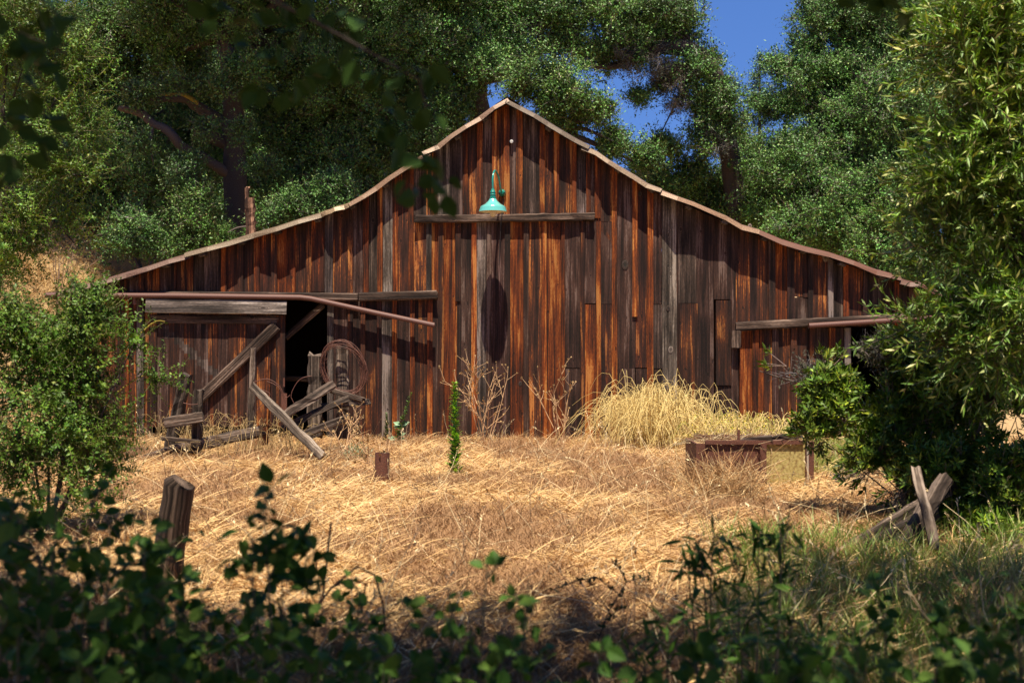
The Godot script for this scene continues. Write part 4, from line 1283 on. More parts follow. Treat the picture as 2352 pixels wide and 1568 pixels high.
func build_weeds() -> void:
	for q in [[1110, .9, 8, .95, "dry branching weed with round buds right below the lamp"], [1290, .9, 8, .85, "dry branching weed with round buds beside the golden mound"], [880, 6.1, 3, .45, "low dry weed growing against the rusty pipe"], [795, 3.2, 4, .5, "dry seed weed standing below the wire coil"]]:
		var t := thing("dry_weed", q[4], "weed", "dry weeds before the barn")
		var mb := MB.new()
		var buds := MB.new()
		mb.col = Color(.55, .34, .18)
		var o := at_ground(q[0], q[1])
		for k in q[2]:
			weed_stems(mb, buds, o + Vector3(rr(-.05, .05), -.03, rr(-.05, .05)), Vector3(rr(-.55, .55), 1, rr(-.3, .3)).normalized(), q[3] * rr(.7, 1.05), .0095, 2, .8)
		put(mb, "stems", M.twig, t)
		put(buds, "buds", M.straw, t)
	var extra := ["beside the silver rail", "in front of the green spike", "short of the rusty trough", "between the pipe and the cracked post", "in the middle of the clearing", "near the arching twig", "between the trough and the willow shoots", "beside the flat log"]
	var spots := [[760, 5.6], [1000, 6.6], [1540, 7.6], [640, 9.4], [1180, 8.8], [1340, 10.6], [1640, 9.4], [1080, 11.0]]
	for k in 8:
		var t := thing("dry_weed", "small dead brown weed " + extra[k], "weed", "dry weeds before the barn")
		var mb := MB.new()
		var buds := MB.new()
		mb.col = Color(.22, .13, .07)
		for j in 5:
			weed_stems(mb, buds, at_ground(spots[k][0] + rr(-14, 14), spots[k][1] + rr(-.1, .1)), Vector3(rr(-.8, .8), 1, rr(-.5, .5)).normalized(), rr(.2, .36), .003, 2, .9)
		put(mb, "stems", M.twig, t)
		put(buds, "seed_heads", M.straw, t)
	# dry weeds up on the bank
	for q in [[130, 640, -6.5, 1.5, "tall dead weed on the dry bank beside the barn's eave"], [185, 652, -6.2, 1.0, "low dead weed next to the roof end on the dry bank"]]:
		var t := thing("dry_weed", q[4], "weed", "dead weeds on the bank")
		var mb := MB.new()
		var buds := MB.new()
		mb.col = Color(.3, .2, .13)
		var o := at(q[0], q[1], q[2])
		o.y = ground_height(o.x, o.z)
		for k in 7:
			weed_stems(mb, buds, o, Vector3(rr(-.4, .4), 1, rr(-.3, .3)).normalized(), q[3] * rr(.7, 1.1), .009, 2, .7)
		put(mb, "stems", M.twig, t)
		put(buds, "buds", M.straw, t)
	# the green leafy spike and its neighbours
	for q in [[1045, 5.05, 1.17, .16, 620, "bright green leafy spike standing alone in the straw", Color(.28, .48, .07), 0.0], [888, .7, .5, .1, 220, "small green spike against the barn beside the taller leafy weed", Color(.12, .2, .07), 0.0], [905, .8, .86, .11, 170, "leaning sparse green weed against the barn boards", Color(.13, .24, .06), .34]]:
		var t := thing("green_weed", q[5], "weed")
		var mb := MB.new()
		var lv := MB.new()
		mb.col = Color(.2, .26, .08)
		var o := at_ground(q[0], q[1])
		var top: Vector3 = o + Vector3(q[7], 1, .05).normalized() * q[2]
		mb.tube([o - Vector3(0, .03, 0), o.lerp(top, .5) + Vector3(.01, 0, 0), top], [.009, .007, .003], 5, false)
		put(mb, "stem", M.twig, t)
		for k in q[4]:
			var f := pow(rr(0, 1), .8)
			var w: float = k * 2.4
			var d := Vector3(cos(w), rr(.1, .9), sin(w)).normalized()
			var n := Vector3(-cos(w) * .5, 1, -sin(w) * .5).normalized()
			n = (n - d * n.dot(d)).normalized()
			lv.col = q[6] * rr(.6, 1.3)
			var ll: float = q[3] * rr(.5, 1.1) * (1.0 - .6 * f)
			leaf(lv, o.lerp(top, f), d, n, ll, ll * .42)
		if q[7] > 0.0:
			for k in 9:
				var f := rr(.05, .4)
				var w := rr(0, TAU)
				lv.col = Color(.15, .27, .13) * rr(.8, 1.2)
				leaf(lv, o.lerp(top, f), Vector3(cos(w), .3, sin(w)).normalized(), Vector3(0, .6, .8), .14, .09)
		put(lv, "leaves", M.soft_leaf, t)
	var gb := thing("grey_herb", "low grey-green herb in the straw under the wire coil", "plant")
	var gl := MB.new()
	var go := at_ground(820, 3.4)
	for k in 420:
		var d := (rdir() + Vector3(0, .9, 0)).normalized()
		gl.col = Color(.3, .34, .2) * rr(.6, 1.2)
		leaf(gl, go + Vector3(d.x * rr(.03, .3), d.y * rr(0, .26), d.z * rr(.03, .25)), (d + rdir() * .6).normalized(), rdir(), rr(.03, .05), .014)
	put(gl, "leaves", M.soft_leaf, gb)
	# mounds of dry mustard: long arching stems
	var mustard := thing("mustard_mound", "golden mound of arching dry mustard stems against the barn", "plant")
	var ms := MB.new()
	var fl := MB.new()
	for k in 1150:
		var right := k > 720
		var cx := 1520.0 + R.randfn(0, 48.0) if not right else rr(1590, 1800)
		var o := at_ground(cx, rr(.5, 2.2) if not right else rr(.6, 2.4))
		var w := rr(0, TAU)
		var reach := rr(.3, 1.0) * (1.0 if not right else .6)
		var hgt := rr(.5, 1.12) * (1.0 if not right else .56) * (1.0 - .35 * reach)
		var d := Vector3(cos(w), 0, sin(w) * .8)
		if d.x > 0.2 and not right and rr(0, 1) < .45:
			d.x = -d.x
		var pts := []
		var rad := []
		var fall := rr(.75, 1.02)
		if not right and k % 14 == 0:
			hgt *= 1.3
			reach *= 1.15
		for s in 8:
			var f := s / 7.0
			var y := hgt * sin(f * PI * fall) * (1.0 if fall < .8 else 1.02) + (hgt * .1 * f)
			pts.append(o + d * reach * pow(f, 1.15) + Vector3(0, y - .03, 0) + rdir() * .014)
			rad.append(.0062 * (1.0 - .6 * f))
		var g := rr(.75, 1.2)
		ms.col = Color(.7 * g, .52 * g, .2 * g) if not right or rr(0, 1) < .7 else Color(.34 * g, .34 * g, .07 * g)
		ms.tube(pts, rad, 3, false)
		if right and rr(0, 1) < .6:
			for s in 3:
				fl.col = Color(.75, .6, .03)
				leaf(fl, pts[R.randi_range(4, 6)] + rdir() * .03, rdir(), rdir(), .022, .02)
	put(ms, "stems", M.straw, mustard)
	put(fl, "yellow_flowers", M.soft_leaf, mustard)
	# dry vine stems around the old fence
	var vine := thing("dry_vine", "dry curling stems tangled in the broken fence before the door", "plant")
	var vm := MB.new()
	for k in 260:
		var o := at_ground(rr(350, 700), rr(1.2, 3.8))
		var w := rr(0, TAU)
		var d := Vector3(cos(w), 0, sin(w))
		var reach := rr(.1, .5)
		var hgt := rr(.25, .62)
		var pts := []
		var rad := []
		for s in 6:
			var f := s / 5.0
			pts.append(o + d * reach * f + Vector3(0, hgt * sin(f * rr(1.6, 2.4)), 0) + rdir() * .02)
			rad.append(.004 * (1.0 - .6 * f))
		vm.col = Color(.5, .34, .14) * rr(.6, 1.2)
		vm.tube(pts, rad, 3, false)
	put(vm, "stems", M.straw, vine)
	# dead brush in front of the box
	var brush := thing("dead_brush", "tangle of dead brown stems heaped against the rusty box", "plant")
	var bm := MB.new()
	for k in 760:
		var o := at_ground(R.randfn(1662, 42), rr(6.45, 7.6))
		var w := rr(0, TAU)
		var d := Vector3(cos(w), rr(.1, 1.6), sin(w)).normalized()
		var L := rr(.15, .55)
		var a := o + Vector3(0, rr(0, .2), 0)
		var m := a + d * L * .5 + rdir() * .03
		var b := a + d * L + Vector3(0, -.1 * L, 0) + rdir() * .08
		bm.col = (Color(.42, .23, .09) if rr(0, 1) < .7 else Color(.62, .44, .22)) * rr(.5, 1.15)
		bm.tube([a, m, b], [.004, .0032, .0018], 3, false)
	put(bm, "stems", M.straw, brush)

# ------------------------------------------------------------------ timbers and scrap
func log_thing(called: String, label: String, category: String, a: Array, b: Array, w: float, h: float, mat: String, tint: float, wear: float, group := "") -> void:
	var o := thing(called, label, category, group)
	var mb := MB.new()
	mb.col = Color(tint * .8, tint * .72, tint * .62)
	timber(mb, at(a[0], a[1], a[2]), at(b[0], b[1], b[2]), w, h, wear)
	put(mb, "timber", M[mat], o)

func build_scrap() -> void:
	var g := "remains of the old fence by the door"
	var f := .007 * .826
	log_thing("fence_post", "thick dark fence post leaning towards the doorway", "post", [382, 1075, 3.3], [428, 858, 3.4], .14, .15, "grey", .45, .2, g)
	log_thing("fence_post", "stubby upright fence post joined to the leaning one by rails", "post", [448, 1082, 3.5], [456, 896, 3.5], .12, .12, "grey", .6, .2, g)
	log_thing("fence_post", "slender pale split post with a jagged top", "post", [575, 1010, 2.6], [581, 800, 2.6], .07, .08, "grey", .95, .2, g)
	log_thing("fence_post", "narrow reddish post next to the slender pale one", "post", [608, 1020, 2.5], [616, 822, 2.5], .08, .085, "mixed", 1.1, .15, g)
	log_thing("fence_post", "broad square grey post standing before the dark doorway", "post", [724, 1005, 2.2], [723, 812, 2.2], .19, .2, "grey", .65, .2, g)
	log_thing("fence_post", "rotten grey post that carries the wire coil", "post", [788, 1005, 2.1], [785, 796, 2.1], .17, .18, "grey", .9, .2, g)
	log_thing("fence_rail", "short plank nailed high across the two leaning posts", "rail", [378, 972, 3.58], [466, 958, 3.62], .04, .14, "grey", .8, .12, g)
	log_thing("fence_rail", "thin strip nailed low across the two leaning posts", "rail", [368, 1006, 3.58], [460, 1016, 3.62], .04, .055, "grey", .75, .15, g)
	log_thing("fence_rail", "long silver split rail slanting down into the straw", "rail", [580, 888, 3.0], [742, 1050, 3.9], .1, .11, "grey", 1.35, .26, g)
	log_thing("fence_rail", "grey split rail rising towards the coil post", "rail", [640, 962, 2.9], [762, 884, 2.5], .11, .12, "grey", 1.05, .26, g)
	log_thing("fence_rail", "dark rail lying just below the rising split rail", "rail", [650, 985, 2.8], [800, 915, 2.4], .09, .09, "grey", .6, .26, g)
	log_thing("fence_rail", "low rail half buried behind the silver rail", "rail", [690, 1000, 2.9], [800, 960, 2.5], .12, .1, "grey", .75, .26, g)
	log_thing("fence_rail", "short splintered piece wedged between the two broad posts", "rail", [745, 892, 2.4], [835, 918, 2.3], .09, .07, "grey", .9, .3, g)
	log_thing("fence_rail", "grey beam end sticking out under the coil", "rail", [740, 935, 2.5], [848, 922, 2.2], .1, .09, "grey", .7, .26, g)
	log_thing("log", "long grey log lying along the foot of the broken fence", "log", [325, 1058, 3.6], [600, 990, 2.9], .16, .15, "grey", .75, .26, g)
	# wire coil: turns of rusty barbed wire
	var coil := thing("wire_coil", "rusty coil of barbed wire hung on a rotten post", "wire coil")
	for k in 13:
		var mb := MB.new()
		mb.col = Color(1.7, 1.5, 1.4) * rr(.8, 1.3)
		var pts := []
		var rad := []
		var rx := .29 + rr(-.045, .045)
		var ry := .36 + rr(-.045, .045)
		var c := at(788 + rr(-5, 5), 846 + rr(-6, 6), 2.32 + rr(-.04, .04))
		var tilt := rr(-.12, .12)
		for s in 41:
			var w := TAU * s / 40.0
			pts.append(c + Vector3(cos(w + .2) * rx, sin(w) * ry, sin(w + k) * .02 + cos(w) * tilt * .2) + rdir() * .003)
			rad.append(.0045)
		mb.tube(pts, rad, 4, false)
		for s in 14:
			var p: Vector3 = pts[R.randi_range(0, 39)]
			var d := rdir() * .022
			mb.tube([p - d, p + d], [.003, .001], 3, false)
		put(mb, "wire_turn", M.rust, coil)
	var strand := thing("barbed_wire", "loose rusty wire curling off the fence posts by the door", "wire")
	for l in [[[582, 878], [612, 870], [640, 885], [655, 912], [668, 905]], [[580, 885], [605, 905], [640, 950], [672, 990]], [[612, 875], [640, 890], [658, 930]], [[668, 912], [672, 895], [690, 870], [720, 862]], [[668, 912], [674, 925], [678, 935]], [[420, 925], [440, 929], [456, 927]], [[585, 870], [592, 890], [620, 905], [600, 930], [588, 945]]]:
		var mb := MB.new()
		var pts := []
		var rad := []
		for k in l.size() - 1:
			for s in 5:
				var p0: Array = l[maxi(k - 1, 0)]
				var p3: Array = l[mini(k + 2, l.size() - 1)]
				var v := Vector2(l[k][0], l[k][1]).cubic_interpolate(Vector2(l[k + 1][0], l[k + 1][1]), Vector2(p0[0], p0[1]), Vector2(p3[0], p3[1]), s / 5.0)
				pts.append(at(v.x, v.y, 2.75 if l[0][0] > 500 else 3.62))
				rad.append(.005)
		mb.tube(pts, rad, 4, false)
		put(mb, "strand", M.rust, strand)
	# pipe stub
	var pipe := thing("pipe_stub", "rusty steel pipe standing upright in the straw", "pipe")
	var pm := MB.new()
	var base := at_ground(877, 6.2)
	pm.tube([base - Vector3(0, .1, 0), base + Vector3(.004, .38, 0)], [.079, .079], 28, false)
	pm.tube([base + Vector3(.004, .38, 0), base - Vector3(0, .1, 0)], [.07, .07], 28, false)
	put(pm, "pipe_wall", M.rust, pipe)
	pm = MB.new()
	var ring := []
	var topc := base + Vector3(.004, .38, 0)
	for s in 28:
		var w0 := TAU * s / 28.0
		var w1 := TAU * (s + 1) / 28.0
		var a := Vector3(cos(w0), 0, sin(w0))
		var b := Vector3(cos(w1), 0, sin(w1))
		pm.quad_out(topc + a * .0785, topc + b * .0785, topc + b * .0705, topc + a * .0705, Vector3(0, 1, 0))
	put(pm, "rim", M.rust, pipe)
	# old post in the foreground
	var op := thing("old_post", "thick cracked grey post leaning in the shade near the bushes", "post")
	var om := MB.new()
	om.col = Color(.52, .43, .33)
	var opts := []
	var orad := []
	for k in 9:
		opts.append(at(374, 1400, 11.4).lerp(at(410, 1112, 11.5), k / 8.0))
		orad.append(.104 + lump.get_noise_1d(k * 90.0) * .008)
	opts.append(at(411, 1106, 11.5) + Vector3(.012, 0, 0))
	orad.append(.07)
	om.tube(opts, orad, 15, true, Vector2(.3, .2), lump, .32)
	put(om, "timber", M.grey, op)
	# rusty box
	var box := thing("rusty_box", "rusty iron-framed trough with a yellowed side panel", "box")
	var z := 6.4
	var x0 := at(1598, 784, z).x
	var x1 := at(1866, 784, z).x
	var yt := at(0, 1018, z).y
	var ym := (x0 + x1) * .5
	var y0 := -.05
	var xm := at(1752, 784, z).x
	for q in [["side_panel", "rust", x0, xm - .03, z], ["side_panel", "weathered_ply", xm + .03, x1 - .07, z]]:
		var mb := MB.new()
		mb.box(Vector3((q[2] + q[3]) * .5, (yt + y0) * .5, q[4]), Vector3((q[3] - q[2]) * .5, 0, 0), Vector3(0, (yt - y0) * .5, 0), Vector3(0, 0, .01))
		put(mb, q[0], M[q[1]], box)
	for q in [[Vector3(xm, (yt + y0) * .5, z + .02), Vector3(.035, 0, 0), Vector3(0, (yt - y0) * .5, 0), Vector3(0, 0, .02)], [Vector3(x1 - .035, (yt + y0) * .5 + .012, z + .02), Vector3(.045, 0, 0), Vector3(0, (yt - y0) * .5 + .01, 0), Vector3(0, 0, .02)], [Vector3(x0 + .03, (yt + y0) * .5, z + .02), Vector3(.03, 0, 0), Vector3(0, (yt - y0) * .5, 0), Vector3(0, 0, .02)]]:
		var mb := MB.new()
		mb.box(q[0], q[1], q[2], q[3])
		put(mb, "corner_iron", M.rust, box)
	for q in [[Vector3(ym, yt + .012, z + .01), Vector3((x1 - x0) * .5 - .1, 0, 0), Vector3(0, .02, 0), Vector3(0, 0, .025)], [Vector3(ym, yt + .012, z - .75), Vector3((x1 - x0) * .5 - .1, 0, 0), Vector3(0, .02, 0), Vector3(0, 0, .02)]]:
		var mb := MB.new()
		mb.box(q[0], q[1], q[2], q[3])
		put(mb, "rim", M.rust, box)
	for s: float in [x0 + .012, x1 - .012]:
		var mb := MB.new()
		mb.box(Vector3(s, (yt + y0) * .5, z - .38), Vector3(.01, 0, 0), Vector3(0, (yt - y0) * .5 - .002, 0), Vector3(0, 0, .36))
		put(mb, "end_panel", M.rust, box)
	var mb2 := MB.new()
	mb2.box(Vector3(ym, (yt + y0) * .5, z - .75), Vector3((x1 - x0) * .5 - .03, 0, 0), Vector3(0, (yt - y0) * .5 - .004, 0), Vector3(0, 0, .009))
	put(mb2, "back_panel", M.rust, box)
	mb2 = MB.new()
	for i in 14:
		for j in 6:
			var q := []
			for k in [[0, 0], [1, 0], [1, 1], [0, 1]]:
				var px := lerpf(x0 + .02, x1 - .02, (i + k[0]) / 14.0)
				var pz := lerpf(z - .74, z - .012, (j + k[1]) / 6.0)
				q.append(Vector3(px, yt - .06 + .05 * sin((j + k[1]) / 6.0 * PI) + lump.get_noise_2d(px * 150.0, pz * 150.0) * .05, pz))
			mb2.quad_out(q[0], q[1], q[2], q[3], Vector3(0, 1, 0))
	put(mb2, "earth_fill", M.soil, box)
	mb2 = MB.new()
	for k in 420:
		var a := Vector3(rr(x0 + .05, x1 - .1), yt - .04 + rr(0, .06), z - rr(.0, .7))
		var d := Vector3(rr(-1, 1), rr(-.25, .35), rr(-.6, .6)).normalized() * rr(.06, .3)
		mb2.col = (Color(.36, .22, .11) if rr(0, 1) < .6 else Color(.5, .38, .22)) * rr(.4, 1.1)
		mb2.tube([a, a + d * .5 + rdir() * .015, a + d], [.004, .004, .002], 3, false)
	put(mb2, "litter", M.straw, box)
	var stake := thing("steel_rod", "thin pale rod standing against the trough's outer corner", "rod")
	mb2 = MB.new()
	mb2.col = Color(.45, .36, .27)
	mb2.tube([Vector3(x1 - .06, -.05, z + .065), Vector3(x1 - .065, yt + .07, z + .06)], [.011, .011], 8)
	put(mb2, "rod", M.twig, stake)
	var bolt := thing("iron_stake", "short rusty stake sticking up from the trough's rim", "rod")
	mb2 = MB.new()
	mb2.box(at(1697, 1006, z - .05), Vector3(.014, 0, 0), Vector3(0, .09, 0), Vector3(0, 0, .01))
	put(mb2, "stake", M.rust, bolt)
	for q in [[1700, 1014, 1775, 1006, .06, "grey", .9, "grey bark slab lying on the trough's rim beside the stake"], [1770, 1010, 1838, 999, .07, "grey", 1.1, "pale stick of driftwood lying across the trough's far end"], [1735, 1018, 1800, 1014, .05, "dark", 1.25, "dark stick lying on the trough above its yellowed panel"]]:
		log_thing("stick", q[7], "stick", [q[0], q[1], z - .1], [q[2], q[3], z + .02], q[4], q[4], q[5], q[6], .35, "debris on the trough")
	# fallen timbers by the laurel
	var g2 := "fallen timbers under the laurel"
	log_thing("fallen_timber", "long weathered beam slanting up into the laurel shrub", "timber", [1945, 1268, 10.2], [2205, 1108, 9.4], .1, .1, "grey", .8, .2, g2)
	log_thing("fallen_timber", "second dark beam lying along the long slanting one", "timber", [1985, 1262, 10.3], [2150, 1178, 9.9], .08, .1, "grey", .6, .25, g2)
	log_thing("fallen_timber", "pale narrow plank crossing over the slanting beams", "timber", [2103, 1072, 10.25], [2150, 1262, 10.5], .03, .07, "grey", 1.3, .3, g2)
	log_thing("fallen_timber", "broken brown prop under the crossing plank", "timber", [2058, 1290, 10.3], [2172, 1096, 10.0], .09, .11, "grey", .55, .25, g2)
	log_thing("fallen_timber", "flat grey board lying in the shaded straw", "timber", [1815, 1352, 10.6], [1975, 1302, 9.9], .12, .09, "grey", .85, .3, g2)
	log_thing("fallen_timber", "pale split rail lying in the green grass", "timber", [1870, 1378, 10.9], [2015, 1326, 10.3], .08, .08, "grey", 1.15, .3, g2)
	log_thing("fallen_timber", "short dark stub of timber poking out of the grass", "timber", [1832, 1440, 11.6], [1915, 1380, 11.2], .1, .1, "grey", .55, .3, g2)
	log_thing("fallen_timber", "grey pole lying behind the crossing plank", "timber", [2010, 1296, 10.2], [2180, 1306, 9.9], .07, .07, "grey", .7, .3, g2)
	log_thing("log", "weathered flat log lying in the shade at the front of the clearing", "log", [1210, 1478, 12.7], [1440, 1530, 12.9], .16, .1, "grey", .7, .3)
	log_thing("log", "splintered grey log end next to the flat log in the shade", "log", [1430, 1515, 12.8], [1560, 1480, 12.5], .1, .08, "grey", .8, .35)

# ------------------------------------------------------------------ foreground
func near_shrub(label: String, called: String, stems: Array, lm: Mesh, n_leaf: int, size: Array, z: float, bunch: float, low := .6) -> void:
	# stems in survey units: [base dx, tip dx, tip dy]; every leaf a piece of its own
	var t := thing(called, label, "shrub", "leafy shrubs in the shade")
	var left := n_leaf
	var mb := MB.new()
	mb.col = Color(.1, .09, .05)
	var holds := []
	for s in stems:
		var zz: float = z + rr(-.12, .12)
		var a := at(s[0], 784, zz)
		a.y = ground_height(a.x, zz)
		var b := at(s[1], s[2], zz)
		var m := a.lerp(b, .5) + Vector3(rr(-.06, .06), .02, rr(-.05, .05))
		var pts := []
		var rad := []
		for k in 9:
			var u := k / 8.0
			pts.append(a.lerp(m, u).lerp(m.lerp(b, u), u))
			rad.append(lerpf(.007, .0018, u))
		mb.tube(pts, rad, 5, false)
		holds.append(pts)
		for k in 5:      # side twigs
			var u := rr(low, .98) * 8.0
			var o: Vector3 = pts[int(u)].lerp(pts[mini(int(u) + 1, 8)], u - int(u))
			var e := o + Vector3(rr(-1, 1), rr(.1, .9), rr(-.6, .6)).normalized() * rr(.05, bunch)
			mb.tube([o, o.lerp(e, .5) + Vector3(0, .008, 0), e], [.003, .0024, .0012], 4, false)
			holds.append([o, o.lerp(e, .5), e])
	put(mb, "stems", M.twig, t)
	for k in n_leaf:
		var h: Array = holds[k % holds.size()]
		var long := h.size() > 3
		var u := rr(low if long else .15, 1.0) * (h.size() - 1)
		var o: Vector3 = h[int(u)].lerp(h[mini(int(u) + 1, h.size() - 1)], u - int(u))
		var d := (rdir() + Vector3(0, .25, 0)).normalized()
		var nrm := (Vector3(0, .8, .35) + rdir() * .6).normalized()
		nrm = (nrm - d * nrm.dot(d)).normalized()
		var s := rr(size[0], size[1])
		var l := MeshInstance3D.new()
		l.mesh = lm
		l.material_override = M["near_leaf_%d" % R.randi_range(0, 4)]
		l.transform = Transform3D(Basis(d.cross(nrm).normalized() * s, d * s, nrm * s), o + d * .012 * s)
		l.name = "leaf"
		t.add_child(l, true)

func build_foreground() -> void:
	var cols := [Color(.035, .085, .012), Color(.045, .1, .014), Color(.06, .125, .018), Color(.075, .145, .026), Color(.1, .17, .03)]
	for k in 5:
		var m := plain("near_leaf_%d" % k, cols[k], .55, 0.0, Color(.45, .55, .15))
		m.metallic_specular = .25
	var oval := leaf_shape(.046, .034)
	var lance := leaf_shape(.085, .02)
	near_shrub("dense dark round-leaved shrub at the foot of the glossy bush", "bramble_shrub", [[60, 40, 1190], [150, 130, 1150], [230, 250, 1180], [20, 10, 1260], [300, 330, 1250], [110, 90, 1240], [190, 190, 1330], [330, 380, 1340]], oval, 300, [.8, 1.35], 16.0, .2)
	near_shrub("dark round-leaved shoots hiding the foot of the cracked post", "bramble_shrub", [[370, 350, 1290], [440, 400, 1250], [420, 470, 1420], [300, 300, 1400], [220, 180, 1420], [80, 60, 1440]], oval, 300, [.8, 1.3], 15.7, .2)
	near_shrub("tall shoot with round leaves rising before the sunny straw", "bramble_shrub", [[640, 605, 1125], [650, 650, 1190], [620, 580, 1230], [660, 700, 1215]], oval, 115, [.9, 1.35], 15.8, .075, .8)
	near_shrub("low spreading green bramble below the tall round-leaved shoot", "bramble_shrub", [[520, 480, 1390], [580, 560, 1400], [660, 640, 1370], [720, 740, 1330], [780, 830, 1350], [840, 880, 1440], [600, 600, 1470], [460, 440, 1470], [700, 690, 1450], [780, 790, 1480]], oval, 300, [.7, 1.15], 15.2, .18)
	near_shrub("sparse dark twigs with small leaves rising over the flat log", "bramble_shrub", [[980, 960, 1390], [1060, 1030, 1350], [1130, 1120, 1290], [1180, 1215, 1330], [1100, 1080, 1440], [940, 900, 1470], [1240, 1200, 1440]], oval, 150, [.7, 1.1], 15.6, .12)
	near_shrub("low dark leaves along the front of the shaded grass", "bramble_shrub", [[900, 880, 1510], [1000, 1000, 1500], [1120, 1130, 1520], [1250, 1240, 1530], [1360, 1370, 1520], [1480, 1480, 1510], [1590, 1600, 1500]], oval, 300, [.8, 1.3], 16.0, .16)
	near_shrub("green willow-leaved shoots standing before the sunny clearing", "willow_shoots", [[1640, 1605, 1240], [1660, 1640, 1215], [1690, 1700, 1270], [1760, 1790, 1180], [1780, 1815, 1165], [1720, 1740, 1225], [1620, 1580, 1290]], lance, 210, [.65, 1.0], 14.4, .14, .66)
	near_shrub("dark willow-leaved thicket under the fallen timbers", "willow_shoots", [[1560, 1540, 1430], [1640, 1630, 1420], [1720, 1710, 1400], [1800, 1820, 1420], [1500, 1470, 1470], [1860, 1890, 1450]], lance, 240, [.6, .95], 14.9, .16)
	near_shrub("dark leafy shrub at the edge of the tall green grass", "bramble_shrub", [[1950, 1960, 1440], [2050, 2030, 1380], [2140, 2150, 1420], [2250, 2240, 1340], [2330, 2320, 1300], [2200, 2190, 1480], [2000, 1990, 1500], [2100, 2090, 1490], [2300, 2290, 1450]], oval, 300, [.7, 1.15], 15.5, .15)
	near_shrub("dark leafy thicket between the glossy bush and the cracked post", "bramble_shrub", [[40, 30, 1140], [120, 110, 1180], [200, 210, 1130], [270, 290, 1190], [330, 345, 1230], [160, 150, 1260], [60, 60, 1290], [240, 250, 1310]], oval, 300, [.7, 1.15], 15.2, .2)
	near_shrub("deep green shoots along the foot of the low bramble", "bramble_shrub", [[420, 410, 1480], [520, 520, 1500], [620, 610, 1490], [720, 730, 1510], [820, 810, 1490], [340, 330, 1450], [240, 240, 1470], [140, 140, 1490]], oval, 300, [.8, 1.3], 16.1, .16)
	near_shrub("dark leaf tips along the foot of the tall green grass", "bramble_shrub", [[1660, 1660, 1510], [1760, 1750, 1500], [1850, 1850, 1500], [1960, 1970, 1490], [2070, 2060, 1510], [2180, 2190, 1500], [2290, 2280, 1490]], oval, 280, [.8, 1.3], 16.1, .16)
	# a thin arching twig, further out
	var tw := thing("arching_twig", "thin dark twig with tiny leaves arching over the bright straw", "twig")
	var mb := MB.new()
	var lv := MB.new()
	mb.col = Color(.07, .05, .035)
	for l in [[[1370, 1480], [1400, 1400], [1440, 1335], [1510, 1318]], [[1420, 1362], [1370, 1325], [1320, 1335], [1255, 1360]], [[1440, 1335], [1420, 1300], [1408, 1290]], [[1385, 1430], [1420, 1400], [1435, 1395]]]:
		var pts := []
		var rad := []
		for k in l.size() - 1:
			for s in 4:
				pts.append(at(lerpf(l[k][0], l[k + 1][0], s / 4.0), lerpf(l[k][1], l[k + 1][1], s / 4.0), 13.6))
				rad.append(.003)
		mb.tube(pts, rad, 4, false)
		for p: Vector3 in pts:
			for s in 2:
				lv.col = Color(.03, .05, .015) * rr(.7, 1.3)
				leaf(lv, p, (rdir() + Vector3(0, .3, 0)).normalized(), rdir(), rr(.02, .035), .016)
	put(mb, "twig", M.twig, tw)
	put(lv, "leaves", M.leaf, tw)
	var bn := thing("bare_bramble", "bare dark bramble cane bent over next to the round-leaved shoot", "twig")
	mb = MB.new()
	mb.col = Color(.05, .035, .03)
	for l in [[[700, 1430], [760, 1350], [820, 1300], [860, 1320], [880, 1390], [885, 1450]], [[760, 1350], [800, 1330], [840, 1340], [830, 1400]], [[740, 1380], [752, 1270], [760, 1200]]]:
		var pts := []
		var rad := []
		for k in l.size():
			pts.append(at(l[k][0], l[k][1], 14.6))
			rad.append(.0045)
		mb.tube(pts, rad, 5, false)
	put(mb, "cane", M.twig, bn)
	# the shade tree over the photographer: trunk behind, boughs overhead, one low branch hanging in front
	var sh := thing("shade_tree", "tree overhead with dark out-of-focus leaves on a low hanging branch", "tree")
	var tm := MB.new()
	tm.tube([Vector3(-3.4, -.1, 22.5), Vector3(-3.2, 2.2, 22.3), Vector3(-2.8, 4.6, 21.6), Vector3(-2.0, 7.0, 20.6)], [.34, .27, .22, .14], 10, true, Vector2.ZERO, lump, .3)
	for e in [Vector3(-5.5, 6.2, 17.5), Vector3(1.5, 7.0, 18.0), Vector3(4.5, 7.4, 19.5), Vector3(-1.5, 6.5, 16.4)]:
		tm.tube([Vector3(-2.8, 4.6, 21.6), Vector3(-2.8, 4.6, 21.6).lerp(e, .5) + Vector3(0, .4, 0), e], [.14, .09, .03], 7, false)
	tm.tube([Vector3(-2.8, 4.4, 21.6), Vector3(-1.7, 3.3, 18.2), Vector3(-.95, 2.5, 16.75), Vector3(-.45, 2.33, 16.3), Vector3(-.22, 2.22, 16.2), Vector3(-.16, 1.98, 16.2)], [.05, .012, .006, .004, .003, .002], 6, false)
	tm.tube([Vector3(-1.7, 3.3, 18.2), Vector3(-1.5, 2.7, 16.9), Vector3(-1.25, 2.36, 16.3), Vector3(-1.05, 2.28, 16.2)], [.012, .006, .004, .002], 5, false)
	put(tm, "trunk", M.bark, sh)
	var places := []
	var tints := []
